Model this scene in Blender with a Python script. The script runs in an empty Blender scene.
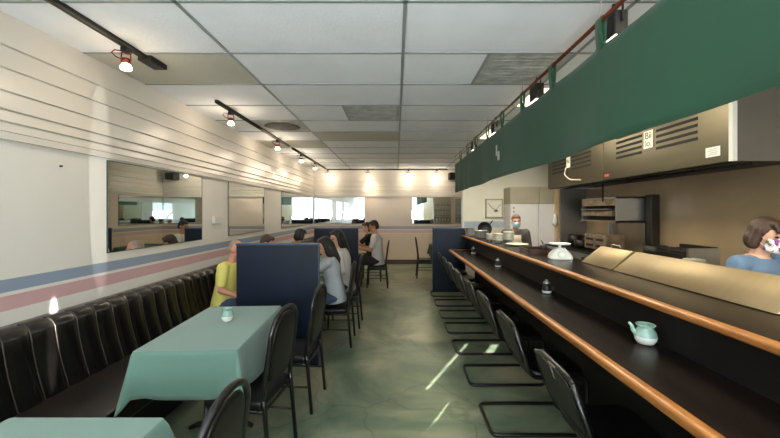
import bpy, bmesh, math, random
from mathutils import Vector, Matrix, Quaternion, noise as mnoise
random.seed(7)
S = bpy.context.scene
COL = S.collection
V = Vector
PI = math.pi
CAMZ, F = 1.55, 355.0
def P(px, py, d):                       # a point of the place seen at a photograph pixel, at distance d
    return V(((px - 396) / F * d, d, CAMZ - (py - 212) / F * d))

# ------------------------------------------------------------------ materials
def lin(h):
    h = h.lstrip('#'); c = [int(h[i:i+2], 16) / 255 for i in (0, 2, 4)]
    return tuple((x / 12.92 if x <= .04045 else ((x + .055) / 1.055) ** 2.4) for x in c) + (1,)
def mat(name, hexc, rough=.5, metal=0, vary=0, vscale=6, bump=0, bscale=60, spec=.5, coat=0, sheen=0, dark=None, stretch=None):
    m = bpy.data.materials.new(name); m.use_nodes = True
    nt = m.node_tree; b = nt.nodes['Principled BSDF']
    b.inputs['Base Color'].default_value = lin(hexc)
    b.inputs['Roughness'].default_value = rough
    b.inputs['Metallic'].default_value = metal
    b.inputs['Specular IOR Level'].default_value = spec
    b.inputs['Coat Weight'].default_value = coat
    b.inputs['Sheen Weight'].default_value = sheen
    tc = nt.nodes.new('ShaderNodeTexCoord')
    src = tc.outputs['Object']
    if stretch:
        mp = nt.nodes.new('ShaderNodeMapping'); mp.inputs['Scale'].default_value = stretch
        nt.links.new(src, mp.inputs['Vector']); src = mp.outputs['Vector']
    if vary or dark:
        n = nt.nodes.new('ShaderNodeTexNoise'); n.inputs['Scale'].default_value = vscale; n.inputs['Detail'].default_value = 5
        nt.links.new(src, n.inputs['Vector'])
        mx = nt.nodes.new('ShaderNodeMix'); mx.data_type = 'RGBA'
        c = lin(hexc); d = lin(dark) if dark else tuple(x * (1 - vary) for x in c[:3]) + (1,)
        mx.inputs[6].default_value = d; mx.inputs[7].default_value = c
        r = nt.nodes.new('ShaderNodeMapRange'); r.inputs[1].default_value = .35; r.inputs[2].default_value = .62
        nt.links.new(n.outputs['Fac'], r.inputs[0]); nt.links.new(r.outputs[0], mx.inputs[0])
        nt.links.new(mx.outputs[2], b.inputs['Base Color'])
    if bump:
        n2 = nt.nodes.new('ShaderNodeTexNoise'); n2.inputs['Scale'].default_value = bscale; n2.inputs['Detail'].default_value = 4
        nt.links.new(src, n2.inputs['Vector'])
        bp = nt.nodes.new('ShaderNodeBump'); bp.inputs['Strength'].default_value = bump; bp.inputs['Distance'].default_value = .01
        nt.links.new(n2.outputs['Fac'], bp.inputs['Height']); nt.links.new(bp.outputs[0], b.inputs['Normal'])
    return m
def emit(name, hexc, strength):
    m = bpy.data.materials.new(name); m.use_nodes = True
    b = m.node_tree.nodes['Principled BSDF']
    b.inputs['Base Color'].default_value = lin(hexc)
    b.inputs['Emission Color'].default_value = lin(hexc); b.inputs['Emission Strength'].default_value = strength
    return m

def wall_material(name, base, bands):
    """painted wall: flat bands of paint by height"""
    m = mat(name, base, .42)
    nt = m.node_tree; b = nt.nodes['Principled BSDF']
    g = nt.nodes.new('ShaderNodeNewGeometry'); sx = nt.nodes.new('ShaderNodeSeparateXYZ')
    nt.links.new(g.outputs['Position'], sx.inputs[0])
    mr = nt.nodes.new('ShaderNodeMapRange'); mr.inputs[1].default_value = 0; mr.inputs[2].default_value = 3
    nt.links.new(sx.outputs['Z'], mr.inputs[0])
    cr = nt.nodes.new('ShaderNodeValToRGB'); cr.color_ramp.interpolation = 'CONSTANT'
    els = cr.color_ramp.elements
    els[0].position = 0; els[0].color = lin(bands[0][1])
    els[1].position = bands[1][0] / 3; els[1].color = lin(bands[1][1])
    for z, c in bands[2:]:
        e = els.new(z / 3); e.color = lin(c)
    nt.links.new(mr.outputs[0], cr.inputs[0])
    n = nt.nodes.new('ShaderNodeTexNoise'); n.inputs['Scale'].default_value = 2.2; n.inputs['Detail'].default_value = 6
    nt.links.new(g.outputs['Position'], n.inputs['Vector'])
    r = nt.nodes.new('ShaderNodeMapRange'); r.inputs[3].default_value = .9; r.inputs[4].default_value = 1.05
    nt.links.new(n.outputs['Fac'], r.inputs[0])
    mx = nt.nodes.new('ShaderNodeMix'); mx.data_type = 'RGBA'; mx.blend_type = 'MULTIPLY'; mx.inputs[0].default_value = 1
    nt.links.new(cr.outputs[0], mx.inputs[6]); nt.links.new(r.outputs[0], mx.inputs[7])
    nt.links.new(mx.outputs[2], b.inputs['Base Color'])
    return m

def floor_material():
    m = mat('stained_concrete', '#5d6a58', .34)
    nt = m.node_tree; b = nt.nodes['Principled BSDF']
    g = nt.nodes.new('ShaderNodeNewGeometry')
    n = nt.nodes.new('ShaderNodeTexNoise'); n.inputs['Scale'].default_value = .95; n.inputs['Detail'].default_value = 8; n.inputs['Roughness'].default_value = .6; n.inputs['Distortion'].default_value = 1.2
    nt.links.new(g.outputs['Position'], n.inputs['Vector'])
    cr = nt.nodes.new('ShaderNodeValToRGB')
    e = cr.color_ramp.elements
    e[0].position = .33; e[0].color = lin('#4f6351'); e[1].position = .68; e[1].color = lin('#a49e82')
    k = e.new(.5); k.color = lin('#758169')
    nt.links.new(n.outputs['Fac'], cr.inputs[0])
    # hairline cracks
    n2 = nt.nodes.new('ShaderNodeTexNoise'); n2.inputs['Scale'].default_value = 1.3; n2.inputs['Detail'].default_value = 4
    nt.links.new(g.outputs['Position'], n2.inputs['Vector'])
    ad = nt.nodes.new('ShaderNodeMix'); ad.data_type = 'RGBA'; ad.inputs[0].default_value = .45
    nt.links.new(g.outputs['Position'], ad.inputs[6]); nt.links.new(n2.outputs['Color'], ad.inputs[7])
    vo = nt.nodes.new('ShaderNodeTexVoronoi'); vo.feature = 'DISTANCE_TO_EDGE'; vo.inputs['Scale'].default_value = 1.7
    nt.links.new(ad.outputs[2], vo.inputs['Vector'])
    r = nt.nodes.new('ShaderNodeMapRange'); r.inputs[1].default_value = .0; r.inputs[2].default_value = .014; r.inputs[3].default_value = .7; r.inputs[4].default_value = 1
    nt.links.new(vo.outputs['Distance'], r.inputs[0])
    mx = nt.nodes.new('ShaderNodeMix'); mx.data_type = 'RGBA'; mx.blend_type = 'MULTIPLY'; mx.inputs[0].default_value = 1
    nt.links.new(cr.outputs[0], mx.inputs[6]); nt.links.new(r.outputs[0], mx.inputs[7])
    nt.links.new(mx.outputs[2], b.inputs['Base Color'])
    bp = nt.nodes.new('ShaderNodeBump'); bp.inputs['Strength'].default_value = .25; bp.inputs['Distance'].default_value = .01
    n3 = nt.nodes.new('ShaderNodeTexNoise'); n3.inputs['Scale'].default_value = 5; n3.inputs['Detail'].default_value = 6
    nt.links.new(g.outputs['Position'], n3.inputs['Vector'])
    nt.links.new(n3.outputs['Fac'], bp.inputs['Height']); nt.links.new(bp.outputs[0], b.inputs['Normal'])
    return m

CREAM = '#dfdcd4'
M = {
 'ceil': mat('ceiling_tile_white', '#f0f3f6', .8, vary=.05, vscale=3, bump=.25, bscale=45),
 'ceil_warm': mat('ceiling_tile_aged', '#c4c1b2', .85, vary=.08, vscale=3, bump=.25, bscale=45),
 'tbar': mat('ceiling_bar_grey', '#8f9392', .5),
 'vent': mat('vent_grey', '#bdbeb8', .6, dark='#93928c', vscale=7),
 'soot': mat('vent_soot', '#62605b', .8, vary=.3, vscale=9),
 'wall': wall_material('wall_paint', CREAM, [(0, CREAM), (.9, CREAM), (.923, '#c9a3a4'), (1.01, CREAM), (1.035, '#8b99ab'), (1.125, CREAM)]),
 'wall_rear': wall_material('rear_wall_paint', '#d2c6b6', [(0, '#d8c5ae'), (.9, '#dfd1c3'), (.923, '#cfb2b1'), (1.01, '#dfd1c3'), (1.035, '#989fab'), (1.125, '#dfd1c3')]),
 'wall_plain': mat('wall_cream', '#d8d2c4', .5, vary=.05, vscale=2),
 'wall_kitchen': wall_material('kitchen_paint', '#dcd6c6', [(0, '#cfc6b4'), (1.21, '#9fabb8'), (1.34, '#dcd6c6')]),
 'siding': mat('siding_paint', '#d2cdc3', .36, vary=.06, vscale=2, stretch=(1, .4, 1)),
 'base': mat('baseboard_dark', '#4a3b33', .5),
 'floor': floor_material(),
 'mirror': mat('mirror_glass', '#dfe6e4', .015, 1),
 'mirror_edge': mat('mirror_edge', '#39423f', .3),
 'black_vinyl': mat('black_vinyl', '#0e0c0b', .24, spec=.5, vary=.35, vscale=5, bump=.12, bscale=130),
 'piping': mat('seam_piping', '#3f3a35', .25),
 'brown_vinyl': mat('seat_vinyl_mottled', '#0d0a09', .34, dark='#1b130e', vscale=3, bump=.12, bscale=130),  # noise mottling between near black and dark brown
 'chair_vinyl': mat('chair_vinyl', '#0c0b0b', .38, spec=.4, bump=.15, bscale=160),
 'black_metal': mat('black_metal', '#0d0c0c', .28, spec=.6),
 'matte_black': mat('matte_black', '#12110f', .55),
 'worn': mat('worn_edge', '#8c857c', .6),
 'navy': mat('navy_laminate', '#09192e', .42, spec=.3, dark='#071222', vscale=2, stretch=(3, 3, .6)),
 'navy_edge': mat('navy_edge', '#31435f', .4),
 'cloth': mat('green_tablecloth', '#5e8174', .85, vary=.06, vscale=3, bump=.1, bscale=300, sheen=.35),
 'cloth_dark': mat('dark_green_tablecloth', '#33493b', .85),
 'banner': mat('green_banner', '#18492f', .9, vary=.12, vscale=1.3, bump=.12, bscale=350, sheen=.12),
 'white_print': mat('white_print', '#c9cfc9', .7),
 'copper': mat('copper_pipe', '#6b3524', .38, .6, vary=.3, vscale=5),
 'counter': mat('counter_laminate', '#120d0b', .27, spec=.18, dark='#1c1410', vscale=4, stretch=(1, .5, 1)),
 'bar_black': mat('bar_front_black', '#070606', .6, spec=.3),
 'oak': mat('oak_edge', '#9c6632', .38, dark='#80501f', vscale=9, stretch=(4, .5, 4), bump=.1, bscale=30),
 'steel': mat('stainless', '#958d7a', .36, 1, vary=.12, vscale=3, stretch=(1, .3, 3)),
 'hood_steel': mat('hood_stainless', '#625a4b', .4, .95, vary=.12, vscale=3, stretch=(1, .3, 3)),
 'hood_shade': mat('hood_underside_shade', '#2b261f', .45, .4, vary=.3, vscale=4),  # darkened to carry the shade under the hood
 'pot_steel': mat('pot_steel', '#b4b6b6', .35, .45, vary=.15, vscale=20),
 'hood_end': mat('hood_end_steel', '#73716c', .5, .6, vary=.08, vscale=2),
 'gap_shade': mat('gap_shade', '#39332b', .5, .5, vary=.2, vscale=4),  # dark tone of the shaded gap beside the broiler
 'steel_cool': mat('stainless_cool', '#a9acae', .34, 1, vary=.1, vscale=3),
 'steel_wall': mat('stainless_wall', '#b39b7b', .38, .3, vary=.25, vscale=1.6, stretch=(1, .6, 1)),
 'steel_bright': mat('stainless_brushed', '#927f60', .55, .75, vary=.08, vscale=4, stretch=(1, 6, 1)),
 'iron': mat('cast_iron', '#17140f', .5, .4, vary=.3, vscale=9),
 'slot': mat('louver_dark', '#0f0d0b', .8),
 'trim_white': mat('trim_white', '#d9d8d2', .45),
 'cooler': mat('cooler_white', '#d6d1d2', .4, vary=.03),
 'tan': mat('tan_panel', '#a39a86', .55, vary=.06),
 'wood_post': mat('pine_post', '#c9ad84', .6, vary=.2, vscale=6, stretch=(6, 6, .6)),
 'oven': mat('oven_worn', '#8d7b68', .4, .6, dark='#6b5746', vscale=8),
 'ceramic': mat('white_ceramic', '#dfe3dc', .18, coat=.4),
 'celadon': mat('celadon_glaze', '#8fb3a2', .15, vary=.15, vscale=20, coat=.5),
 'ceramic_grey': mat('grey_glazed_bowl', '#a9a79d', .25, vary=.1, vscale=20),
 'scale_white': mat('scale_enamel', '#dde2dc', .3),
 'tray': mat('lacquer_tray', '#3a1d12', .3),
 'paper': mat('paper_white', '#e6e4de', .8),
 'cable_white': mat('cable_white', '#cfc5b0', .6),
 'red_tag': mat('red_tag', '#b5402f', .6),
 'ink': mat('ink_dark', '#2a2a22', .8),
 'lamp_red': mat('lamp_red_bracket', '#7a2f26', .4, .3),
 'bulb': emit('bulb_lit', '#ffd9a0', 28),
 'bulb_cool': emit('bulb_lit_white', '#fff0d6', 4),
 'tube': emit('fluorescent_diffuser', '#fff0b8', 3.0),
 'blind': emit('glowing_blind', '#e6eef6', .8),  # glow put into the slats in place of daylight behind them
 'frame_white': mat('frame_white', '#cfd2d2', .4),
 'asphalt': mat('asphalt', '#6b6a66', .9, vary=.15, vscale=3),
 'leaf': mat('shrub_leaf', '#3f5b3a', .7, vary=.4, vscale=4),
 'skin_pink': mat('skin_pink', '#c98c74', .5), 'skin': mat('skin_tan', '#b98763', .5), 'skin_light': mat('skin_light', '#cf9f83', .5),
 'hair_black': mat('hair_black', '#0d0b0b', .42, bump=.4, bscale=90, stretch=(3, 3, .5)),
 'hair_brown': mat('hair_brown', '#43291b', .5, vary=.4, vscale=25, bump=.4, bscale=90, stretch=(3, 3, .5)),
 'hair_grey': mat('hair_thin_grey', '#9c8676', .6), 'hair_dull': mat('hair_dull_brown', '#6a5245', .6),
 'yellow': mat('yellow_shirt', '#e2d873', .85, bump=.15, bscale=30), 'grey_knit': mat('grey_knit', '#aeb3b8', .9, vary=.1, vscale=60, bump=.3, bscale=150),
 'white_shirt': mat('white_shirt', '#cfcac2', .85, bump=.15, bscale=30), 'black_shirt': mat('black_shirt', '#151416', .85),
 'blue_shirt': mat('slate_blue_shirt', '#5d7590', .85, bump=.2, bscale=25), 'chef_grey': mat('charcoal_jacket', '#4f4b47', .85, bump=.2, bscale=25),
 'denim': mat('denim', '#3e5068', .85), 'dark_trousers': mat('dark_trousers', '#1f2126', .85), 'apron': mat('apron_cream', '#c9bda6', .85),
 'shoe': mat('shoe_black', '#141212', .5), 'shoe_white': mat('shoe_white', '#cfcdc8', .6),
 'mask_blue': mat('mask_blue', '#a9cbd6', .8, bump=.2, bscale=30),
 'eye': mat('eye_dark', '#241812', .2), 'lip': mat('lip', '#9c5a50', .5),
}
def floral():
    m = mat('mask_floral', '#e4dfe3', .8); nt = m.node_tree; b = nt.nodes['Principled BSDF']
    tc = nt.nodes.new('ShaderNodeTexCoord'); vo = nt.nodes.new('ShaderNodeTexVoronoi'); vo.inputs['Scale'].default_value = 32
    nt.links.new(tc.outputs['Object'], vo.inputs['Vector'])
    n = nt.nodes.new('ShaderNodeTexNoise'); n.inputs['Scale'].default_value = 18
    nt.links.new(tc.outputs['Object'], n.inputs['Vector'])
    cr = nt.nodes.new('ShaderNodeValToRGB'); e = cr.color_ramp.elements
    cr.color_ramp.interpolation = 'CONSTANT'
    e[0].position = 0; e[0].color = lin('#8a4f86'); e[1].position = .43; e[1].color = lin('#e9e6e6')
    k = e.new(.56); k.color = lin('#c66fa0'); k = e.new(.6); k.color = lin('#e9e6e6'); k = e.new(.64); k.color = lin('#5d6a4a')
    nt.links.new(n.outputs['Fac'], cr.inputs[0]); nt.links.new(cr.outputs[0], b.inputs['Base Color'])
    return m
M['mask_floral'] = floral()

# ------------------------------------------------------------------ mesh helpers
def NB(): return bmesh.new()
def box(bm, x0, x1, y0, y1, z0, z1, mi=0):
    v = [bm.verts.new(p) for p in ((x0,y0,z0),(x1,y0,z0),(x1,y1,z0),(x0,y1,z0),(x0,y0,z1),(x1,y0,z1),(x1,y1,z1),(x0,y1,z1))]
    fs = [bm.faces.new([v[i] for i in q]) for q in ((0,3,2,1),(4,5,6,7),(0,1,5,4),(1,2,6,5),(2,3,7,6),(3,0,4,7))]
    for f in fs: f.material_index = mi
    return bm
def bevel(bm, w, seg=2):
    bmesh.ops.bevel(bm, geom=list(bm.edges), offset=w, segments=seg, affect='EDGES', profile=.6)
    return bm
def BX(x0, x1, y0, y1, z0, z1, bev=0, seg=2):
    bm = box(NB(), x0, x1, y0, y1, z0, z1)
    return bevel(bm, bev, seg) if bev else bm
def rings(bm, rs, closed=False, cap=True, mi=0):
    vs = [[bm.verts.new(p) for p in r] for r in rs]
    n = len(vs[0]); L = len(vs)
    for i in range(L if closed else L - 1):
        a, b = vs[i], vs[(i + 1) % L]
        for j in range(n):
            f = bm.faces.new((a[j], a[(j+1) % n], b[(j+1) % n], b[j])); f.material_index = mi; f.smooth = True
    if cap and not closed:
        f = bm.faces.new(list(reversed(vs[0]))); f.material_index = mi
        f = bm.faces.new(vs[-1]); f.material_index = mi
    return vs
def tube(bm, pts, r, seg=10, closed=False, mi=0):
    pts = [V(p) for p in pts]; n = len(pts)
    rad = r if isinstance(r, (list, tuple)) else [r] * n
    rs = []; prev = None
    for i in range(n):
        if closed: t = (pts[(i+1) % n] - pts[i-1])
        else: t = pts[min(i+1, n-1)] - pts[max(i-1, 0)]
        t.normalize()
        if prev is None:
            a = V((0,0,1)) if abs(t.z) < .9 else V((1,0,0))
            u = t.cross(a).normalized()
        else:
            u = (prev - t * prev.dot(t)).normalized()
        prev = u; w = t.cross(u)
        rs.append([pts[i] + (u * math.cos(2*PI*k/seg) + w * math.sin(2*PI*k/seg)) * rad[i] for k in range(seg)])
    rings(bm, rs, closed, True, mi)
    return bm
def fillet(pts, r, n=5, closed=False):
    pts = [V(p) for p in pts]; out = []; N = len(pts)
    for i, p in enumerate(pts):
        if not closed and i in (0, N-1): out.append(p); continue
        a, b = pts[i-1], pts[(i+1) % N]
        da, db = (a-p), (b-p); rr = min(r, da.length*.45, db.length*.45)
        q0, q1 = p + da.normalized()*rr, p + db.normalized()*rr
        for k in range(n+1):
            t = k/n; out.append(q0*(1-t)**2 + p*2*t*(1-t) + q1*t*t)
    return out
def lathe(bm, prof, seg=20, c=(0,0,0), mi=0, mis=None):
    c = V(c); vs = []
    for r, z in prof:
        vs.append([bm.verts.new(c + V((max(r,1e-4)*math.cos(2*PI*k/seg), max(r,1e-4)*math.sin(2*PI*k/seg), z))) for k in range(seg)])
    for i in range(len(vs)-1):
        for j in range(seg):
            f = bm.faces.new((vs[i][j], vs[i][(j+1)%seg], vs[i+1][(j+1)%seg], vs[i+1][j])); f.smooth = True
            f.material_index = mis[i] if mis else mi
    bm.faces.new(list(reversed(vs[0]))).material_index = mis[0] if mis else mi
    bm.faces.new(vs[-1]).material_index = mis[-1] if mis else mi
    return bm
def ell(bm, c, r, rot=None, seg=20, ring=12):
    mt = Matrix.Translation(V(c)) @ (rot.to_4x4() if rot else Matrix.Identity(4)) @ Matrix.Diagonal((r[0], r[1], r[2], 1))
    g = bmesh.ops.create_uvsphere(bm, u_segments=seg, v_segments=ring, radius=1, matrix=mt)
    for v in g['verts']:
        for f in v.link_faces: f.smooth = True
    return bm
def capsule(bm, a, b, r0, r1, seg=12):
    a, b = V(a), V(b); d = b - a; L = max(d.length, 1e-5); t = d / L
    pts = []; rad = []
    for k in range(4):
        an = PI/2 * (1 - k/3.0); pts.append(a - t * r0 * math.sin(an) * .999); rad.append(max(r0 * math.cos(an), 1e-3))
    for k in range(4):
        an = PI/2 * (k/3.0); pts.append(b + t * r1 * math.sin(an) * .999); rad.append(max(r1 * math.cos(an), 1e-3))
    return tube(bm, pts, rad, seg)
def setp(o, label=None, cat=None, group=None, kind=None):
    if label: o['label'] = label
    if cat: o['category'] = cat
    if group: o['group'] = group
    if kind: o['kind'] = kind
    return o
def obj(name, bm, m, parent=None, smooth=False, world=False, label=None):
    if world and parent is not None: bm.transform(Matrix.Translation(-V(parent.location)))
    bmesh.ops.recalc_face_normals(bm, faces=list(bm.faces))
    me = bpy.data.meshes.new(name); bm.to_mesh(me); bm.free()
    ms = m if isinstance(m, (list, tuple)) else [m]
    for k in ms: me.materials.append(M[k] if isinstance(k, str) else k)
    if smooth:
        for p in me.polygons: p.use_smooth = True
    o = bpy.data.objects.new(name, me); COL.objects.link(o)
    if parent is not None: o.parent = parent
    if label: o['label'] = label
    return o
def thing(name, label, cat, loc=(0,0,0), rz=0, group=None):
    o = bpy.data.objects.new(name, None); COL.objects.link(o); o.empty_display_size = .1
    o.location = loc; o.rotation_euler = (0, 0, rz)
    return setp(o, label, cat, group)
def struct(name, bm, m, smooth=False):
    return setp(obj(name, bm, m, smooth=smooth), kind='structure')
def dup(root, loc, rz=None, label=None, group=None):
    r = root.copy(); COL.objects.link(r); r.location = loc
    if rz is not None: r.rotation_euler = (0, 0, rz)
    if label: r['label'] = label
    if group: r['group'] = group
    def rec(src, dst):
        for ch in src.children:
            c = ch.copy(); COL.objects.link(c); c.parent = dst; rec(ch, c)
    rec(root, r)
    return r
def single(name, bm, m, label, cat, loc=None, group=None, smooth=False, rz=0):
    o = obj(name, bm, m, smooth=smooth)
    if loc is not None: o.location = loc
    o.rotation_euler = (0, 0, rz)
    return setp(o, label, cat, group)
def solid(o, t):
    md = o.modifiers.new('thickness', 'SOLIDIFY'); md.thickness = t; md.offset = -1; return o

# ------------------------------------------------------------------ room shell
XL, YB, ZC, YF = -2.46, 10.6, 2.80, -1.6
XK, YE, XA = 3.62, 7.6, 2.06          # kitchen wall, kitchen end wall, alcove wall
struct('floor', BX(XL-.2, XK+.2, YF-.2, YB+.2, -.12, 0), 'floor')
struct('ceiling', BX(XL-.2, XK+.2, YF-.2, YB+.2, ZC, ZC+.1), 'ceil')
struct('wall_left', BX(XL-.15, XL, YF-.15, YB+.15, 0, ZC), 'wall')
struct('wall_back', BX(XL, XA+.15, YB, YB+.15, 0, ZC), 'wall_rear')
struct('wall_alcove', BX(XA, XA+.15, YE+.15, YB, 0, ZC), 'wall_rear')
struct('wall_kitchen_end', BX(1.44, XK, YE, YE+.15, 0, ZC), 'wall_kitchen')
struct('wall_kitchen_right', BX(XK, XK+.15, YF-.15, YB+.15, 0, ZC), 'steel_wall')
struct('trim_corner', BX(1.425, 1.455, YE-.012, YE+.162, 0, ZC), 'trim_white')
# ceiling grid
g = NB(); p = .683; x0 = .055
for k in range(-1, 3):
    x = x0 + k * 2 * p
    if XL < x < XK: box(g, x-.012, x+.012, YF, YB, ZC-.006, ZC+.01)
n = -2
while (n + .08) * p < YB:
    y = (n + .08) * p
    if y > YF: box(g, XL, XK, y-.012, y+.012, ZC-.006, ZC+.01)
    n += 1
def cell(n): return (n + .08) * p
box(g, x0+p-.012, x0+p+.012, cell(4), cell(5), ZC-.006, ZC+.01)
box(g, x0-p-.012, x0-p+.012, cell(6), cell(7), ZC-.006, ZC+.01)
box(g, x0-3*p-.012, x0-3*p+.012, cell(7), cell(8), ZC-.006, ZC+.01)
struct('trim_ceiling_grid', g, 'tbar')
g = NB(); box(g, XL, x0-2*p-.012, cell(4)+.012, cell(5)-.012, ZC-.003, ZC+.01)
box(g, x0-2*p+.012, x0-.012, cell(8)+.012, cell(9)-.012, ZC-.003, ZC+.01)
box(g, XL, x0-2*p-.012, cell(9)+.012, cell(10)-.012, ZC-.003, ZC+.01)
struct('trim_aged_ceiling_tiles', g, 'ceil_warm')
def siding(name, axis, a, b, at, sgn):
    """lapped boards; profile in (out, z) swept along the wall"""
    zs = [2.80, 2.59, 2.45, 2.307, 2.19, 2.115, 2.05]
    prof = [(0, 2.80)]
    for i in range(len(zs)-1):
        prof += [(.008, zs[i]-.001), (.024, zs[i+1]+.012), (.024, zs[i+1]+.005), (.004, zs[i+1])]
    prof += [(.028, 2.05), (.028, 2.005), (0, 2.005)]
    bm = NB()
    def pt(o, z, t): return V((at + sgn*o, t, z)) if axis == 'y' else V((t, at + sgn*o, z))
    r0 = [bm.verts.new(pt(o, z, a)) for o, z in prof]; r1 = [bm.verts.new(pt(o, z, b)) for o, z in prof]
    for i in range(len(prof)-1): bm.faces.new((r0[i], r0[i+1], r1[i+1], r1[i]))
    bm.faces.new((r0[-1], r0[0], r1[0], r1[-1])); bm.faces.new(r0); bm.faces.new(list(reversed(r1)))
    struct(name, bm, 'siding')
siding('trim_1', 'y', YF, YB, XL, 1)
siding('trim_2', 'x', XL, XA, YB, -1)
siding('trim_3', 'y', YE+.15, YB, XA, -1)
struct('baseboard_back', BX(XL, XA, YB-.02, YB, 0, .13), 'base')
struct('baseboard_alcove', BX(XA-.02, XA, YE+.15, YB, 0, .13), 'base')
# mirrors
def mirror(axis, a, b, at, sgn, z0, z1, label):
    c = (at, (a+b)/2, z0) if axis == 'y' else ((a+b)/2, at, z0)
    t = thing('wall_mirror', label, 'mirror', c)
    def sl(o0, o1, a, b, z0, z1):
        lo, hi = sorted((at+sgn*o0, at+sgn*o1))
        return BX(lo, hi, a, b, z0, z1) if axis == 'y' else BX(a, b, lo, hi, z0, z1)
    obj('mirror_glass', sl(.004, .010, a, b, z0, z1), 'mirror', t, world=True)
    e = NB()
    lo, hi = sorted((at+sgn*.001, at+sgn*.012))
    for (aa, bb, zz0, zz1) in ((a-.006, a, z0-.006, z1+.006), (b, b+.006, z0-.006, z1+.006), (a, b, z0-.006, z0), (a, b, z1, z1+.006)):
        if axis == 'y': box(e, lo, hi, aa, bb, zz0, zz1)
        else: box(e, aa, bb, lo, hi, zz0, zz1)
    obj('mirror_frame', e, 'mirror_edge', t, world=True)
    return t
MZ0, MZ1 = 1.205, 1.985
mirror('y', 3.02, 4.48, XL, 1, MZ0, MZ1, 'wide wall mirror beside the clothed table, by the small thermostat box')
mirror('y', 5.2, 6.6, XL, 1, MZ0, MZ1, 'wall mirror between the thermostat box and the corner mirrors')
mirror('y', 7.6, 10.5, XL, 1, MZ0, MZ1, 'long wall mirror on the striped side wall meeting the far corner')
mirror('x', XL+.02, -.93, YB, -1, MZ0, MZ1, 'bright mirror on the far wall above the seated couple')
mirror('x', .48, XA-.02, YB, -1, MZ0, MZ1, 'mirror on the far wall above the dark blue divider by the bar')
mirror('y', 8.9, YB-.03, XA, -1, MZ0, MZ1, 'mirror on the alcove side wall near the speaker')

# front wall (behind the camera), windows with blinds that glow in place of daylight; seen in the mirrors
WX = [(-2.45, -1.05), (-.95, .3), (.4, 1.65)]
f = NB(); z0, z1 = .75, 2.5
box(f, XL, XK, YF-.15, YF, 0, z0); box(f, XL, XK, YF-.15, YF, z1, ZC)
xs = [XL] + [q for w in WX for q in w] + [XK]
for i in range(0, len(xs), 2): box(f, xs[i], xs[i+1], YF-.15, YF, z0, z1)
struct('wall_front', f, 'wall_plain')
GL = bpy.data.materials.new('window_glass'); GL.use_nodes = True
nt = GL.node_tree; nt.nodes.clear()
o_ = nt.nodes.new('ShaderNodeOutputMaterial'); mx = nt.nodes.new('ShaderNodeMixShader'); tr = nt.nodes.new('ShaderNodeBsdfTransparent'); gl = nt.nodes.new('ShaderNodeBsdfGlossy')
gl.inputs['Roughness'].default_value = .02; mx.inputs[0].default_value = .08
nt.links.new(tr.outputs[0], mx.inputs[1]); nt.links.new(gl.outputs[0], mx.inputs[2]); nt.links.new(mx.outputs[0], o_.inputs[0])
M['glass'] = GL
SUN_AZ, SUN_EL = math.radians(28), math.radians(20)
def gap(px, py):                         # where a blind gap has to be for the sun to reach this floor pixel; (x, z)
    d = 1.55 * F / (py - 212); x = (px - 396) / F * d
    L = (d - YF) / math.cos(SUN_AZ)
    return x - L * math.sin(SUN_AZ), L * math.tan(SUN_EL)
for i, (a, b) in enumerate(WX):
    w = setp(thing('window_%d' % (i+1), None, None, (a, YF, z0)), kind='structure')
    e = NB()
    for q in ((a, a+.05, z0, z1), (b-.05, b, z0, z1), (a, b, z0, z0+.05), (a, b, z1-.05, z1), ((a+b)/2-.02, (a+b)/2+.02, z0, z1)):
        box(e, q[0], q[1], YF-.11, YF-.05, q[2], q[3])
    obj('window_frame', e, 'frame_white', w, world=True)
    obj('pane', BX(a, b, YF-.09, YF-.084, z0, z1), 'glass', w, world=True)
holes = []
for (pa, pb, wd) in (((425,391),(469,345),.036), ((435,425),(450,405),.018), ((404,352),(424,346),.03), ((331,437),(336,427),.03), ((343,371),(352,369),.05)):
    xa, za = gap(*pa); xb, zb = gap(*pb); holes.append(((xa+xb)/2, za, zb, wd))
holes.append((-1.885, 2.24, 2.36, .09))
def blind(a, b, label, off=0):
    t = thing('vertical_blind', label, 'blind', ((a+b)/2, YF+.03, z1))
    bm = NB(); x = a; hs = sorted(h for h in holes if a < h[0] < b)
    def sheet(xa, xb, za, zb):
        n = max(1, int((xb-xa)/.06))
        for k in range(n):
            u0 = xa+(xb-xa)*k/n; u1 = xa+(xb-xa)*(k+1)/n
            s = .008 if k % 2 else 0
            box(bm, max(u0-.004, xa), min(u1+.004, xb), YF+.03+s, YF+.034+s, za, zb)
    for hx, za, zb, wd in hs:
        if hx-wd/2 > x: sheet(x, hx-wd/2, z0-.05, z1+.05)
        box(bm, hx-wd/2-.001, hx+wd/2+.001, YF+.03, YF+.034, z0-.05, za); box(bm, hx-wd/2-.001, hx+wd/2+.001, YF+.03, YF+.034, zb, z1+.05)
        x = hx+wd/2
    sheet(x, b, z0-.05, z1+.05)
    bm.transform(Matrix.Translation((0, off, 0)))
    obj('blind_slats', bm, 'blind', t, world=True)
    obj('head_rail', BX(a+.06, b-.06, YF+.005+off, YF+.05+off, z1+.05, z1+.1), 'frame_white', t, world=True)
hx = [h[0] for h in holes]
blind(-2.455, -.96, 'white vertical blind over the front window beside the banquette wall')
blind(-1.0, .39, 'white vertical blind over the middle front window', .025)
blind(.35, 1.75, 'white vertical blind over the front window at the bar end')

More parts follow.
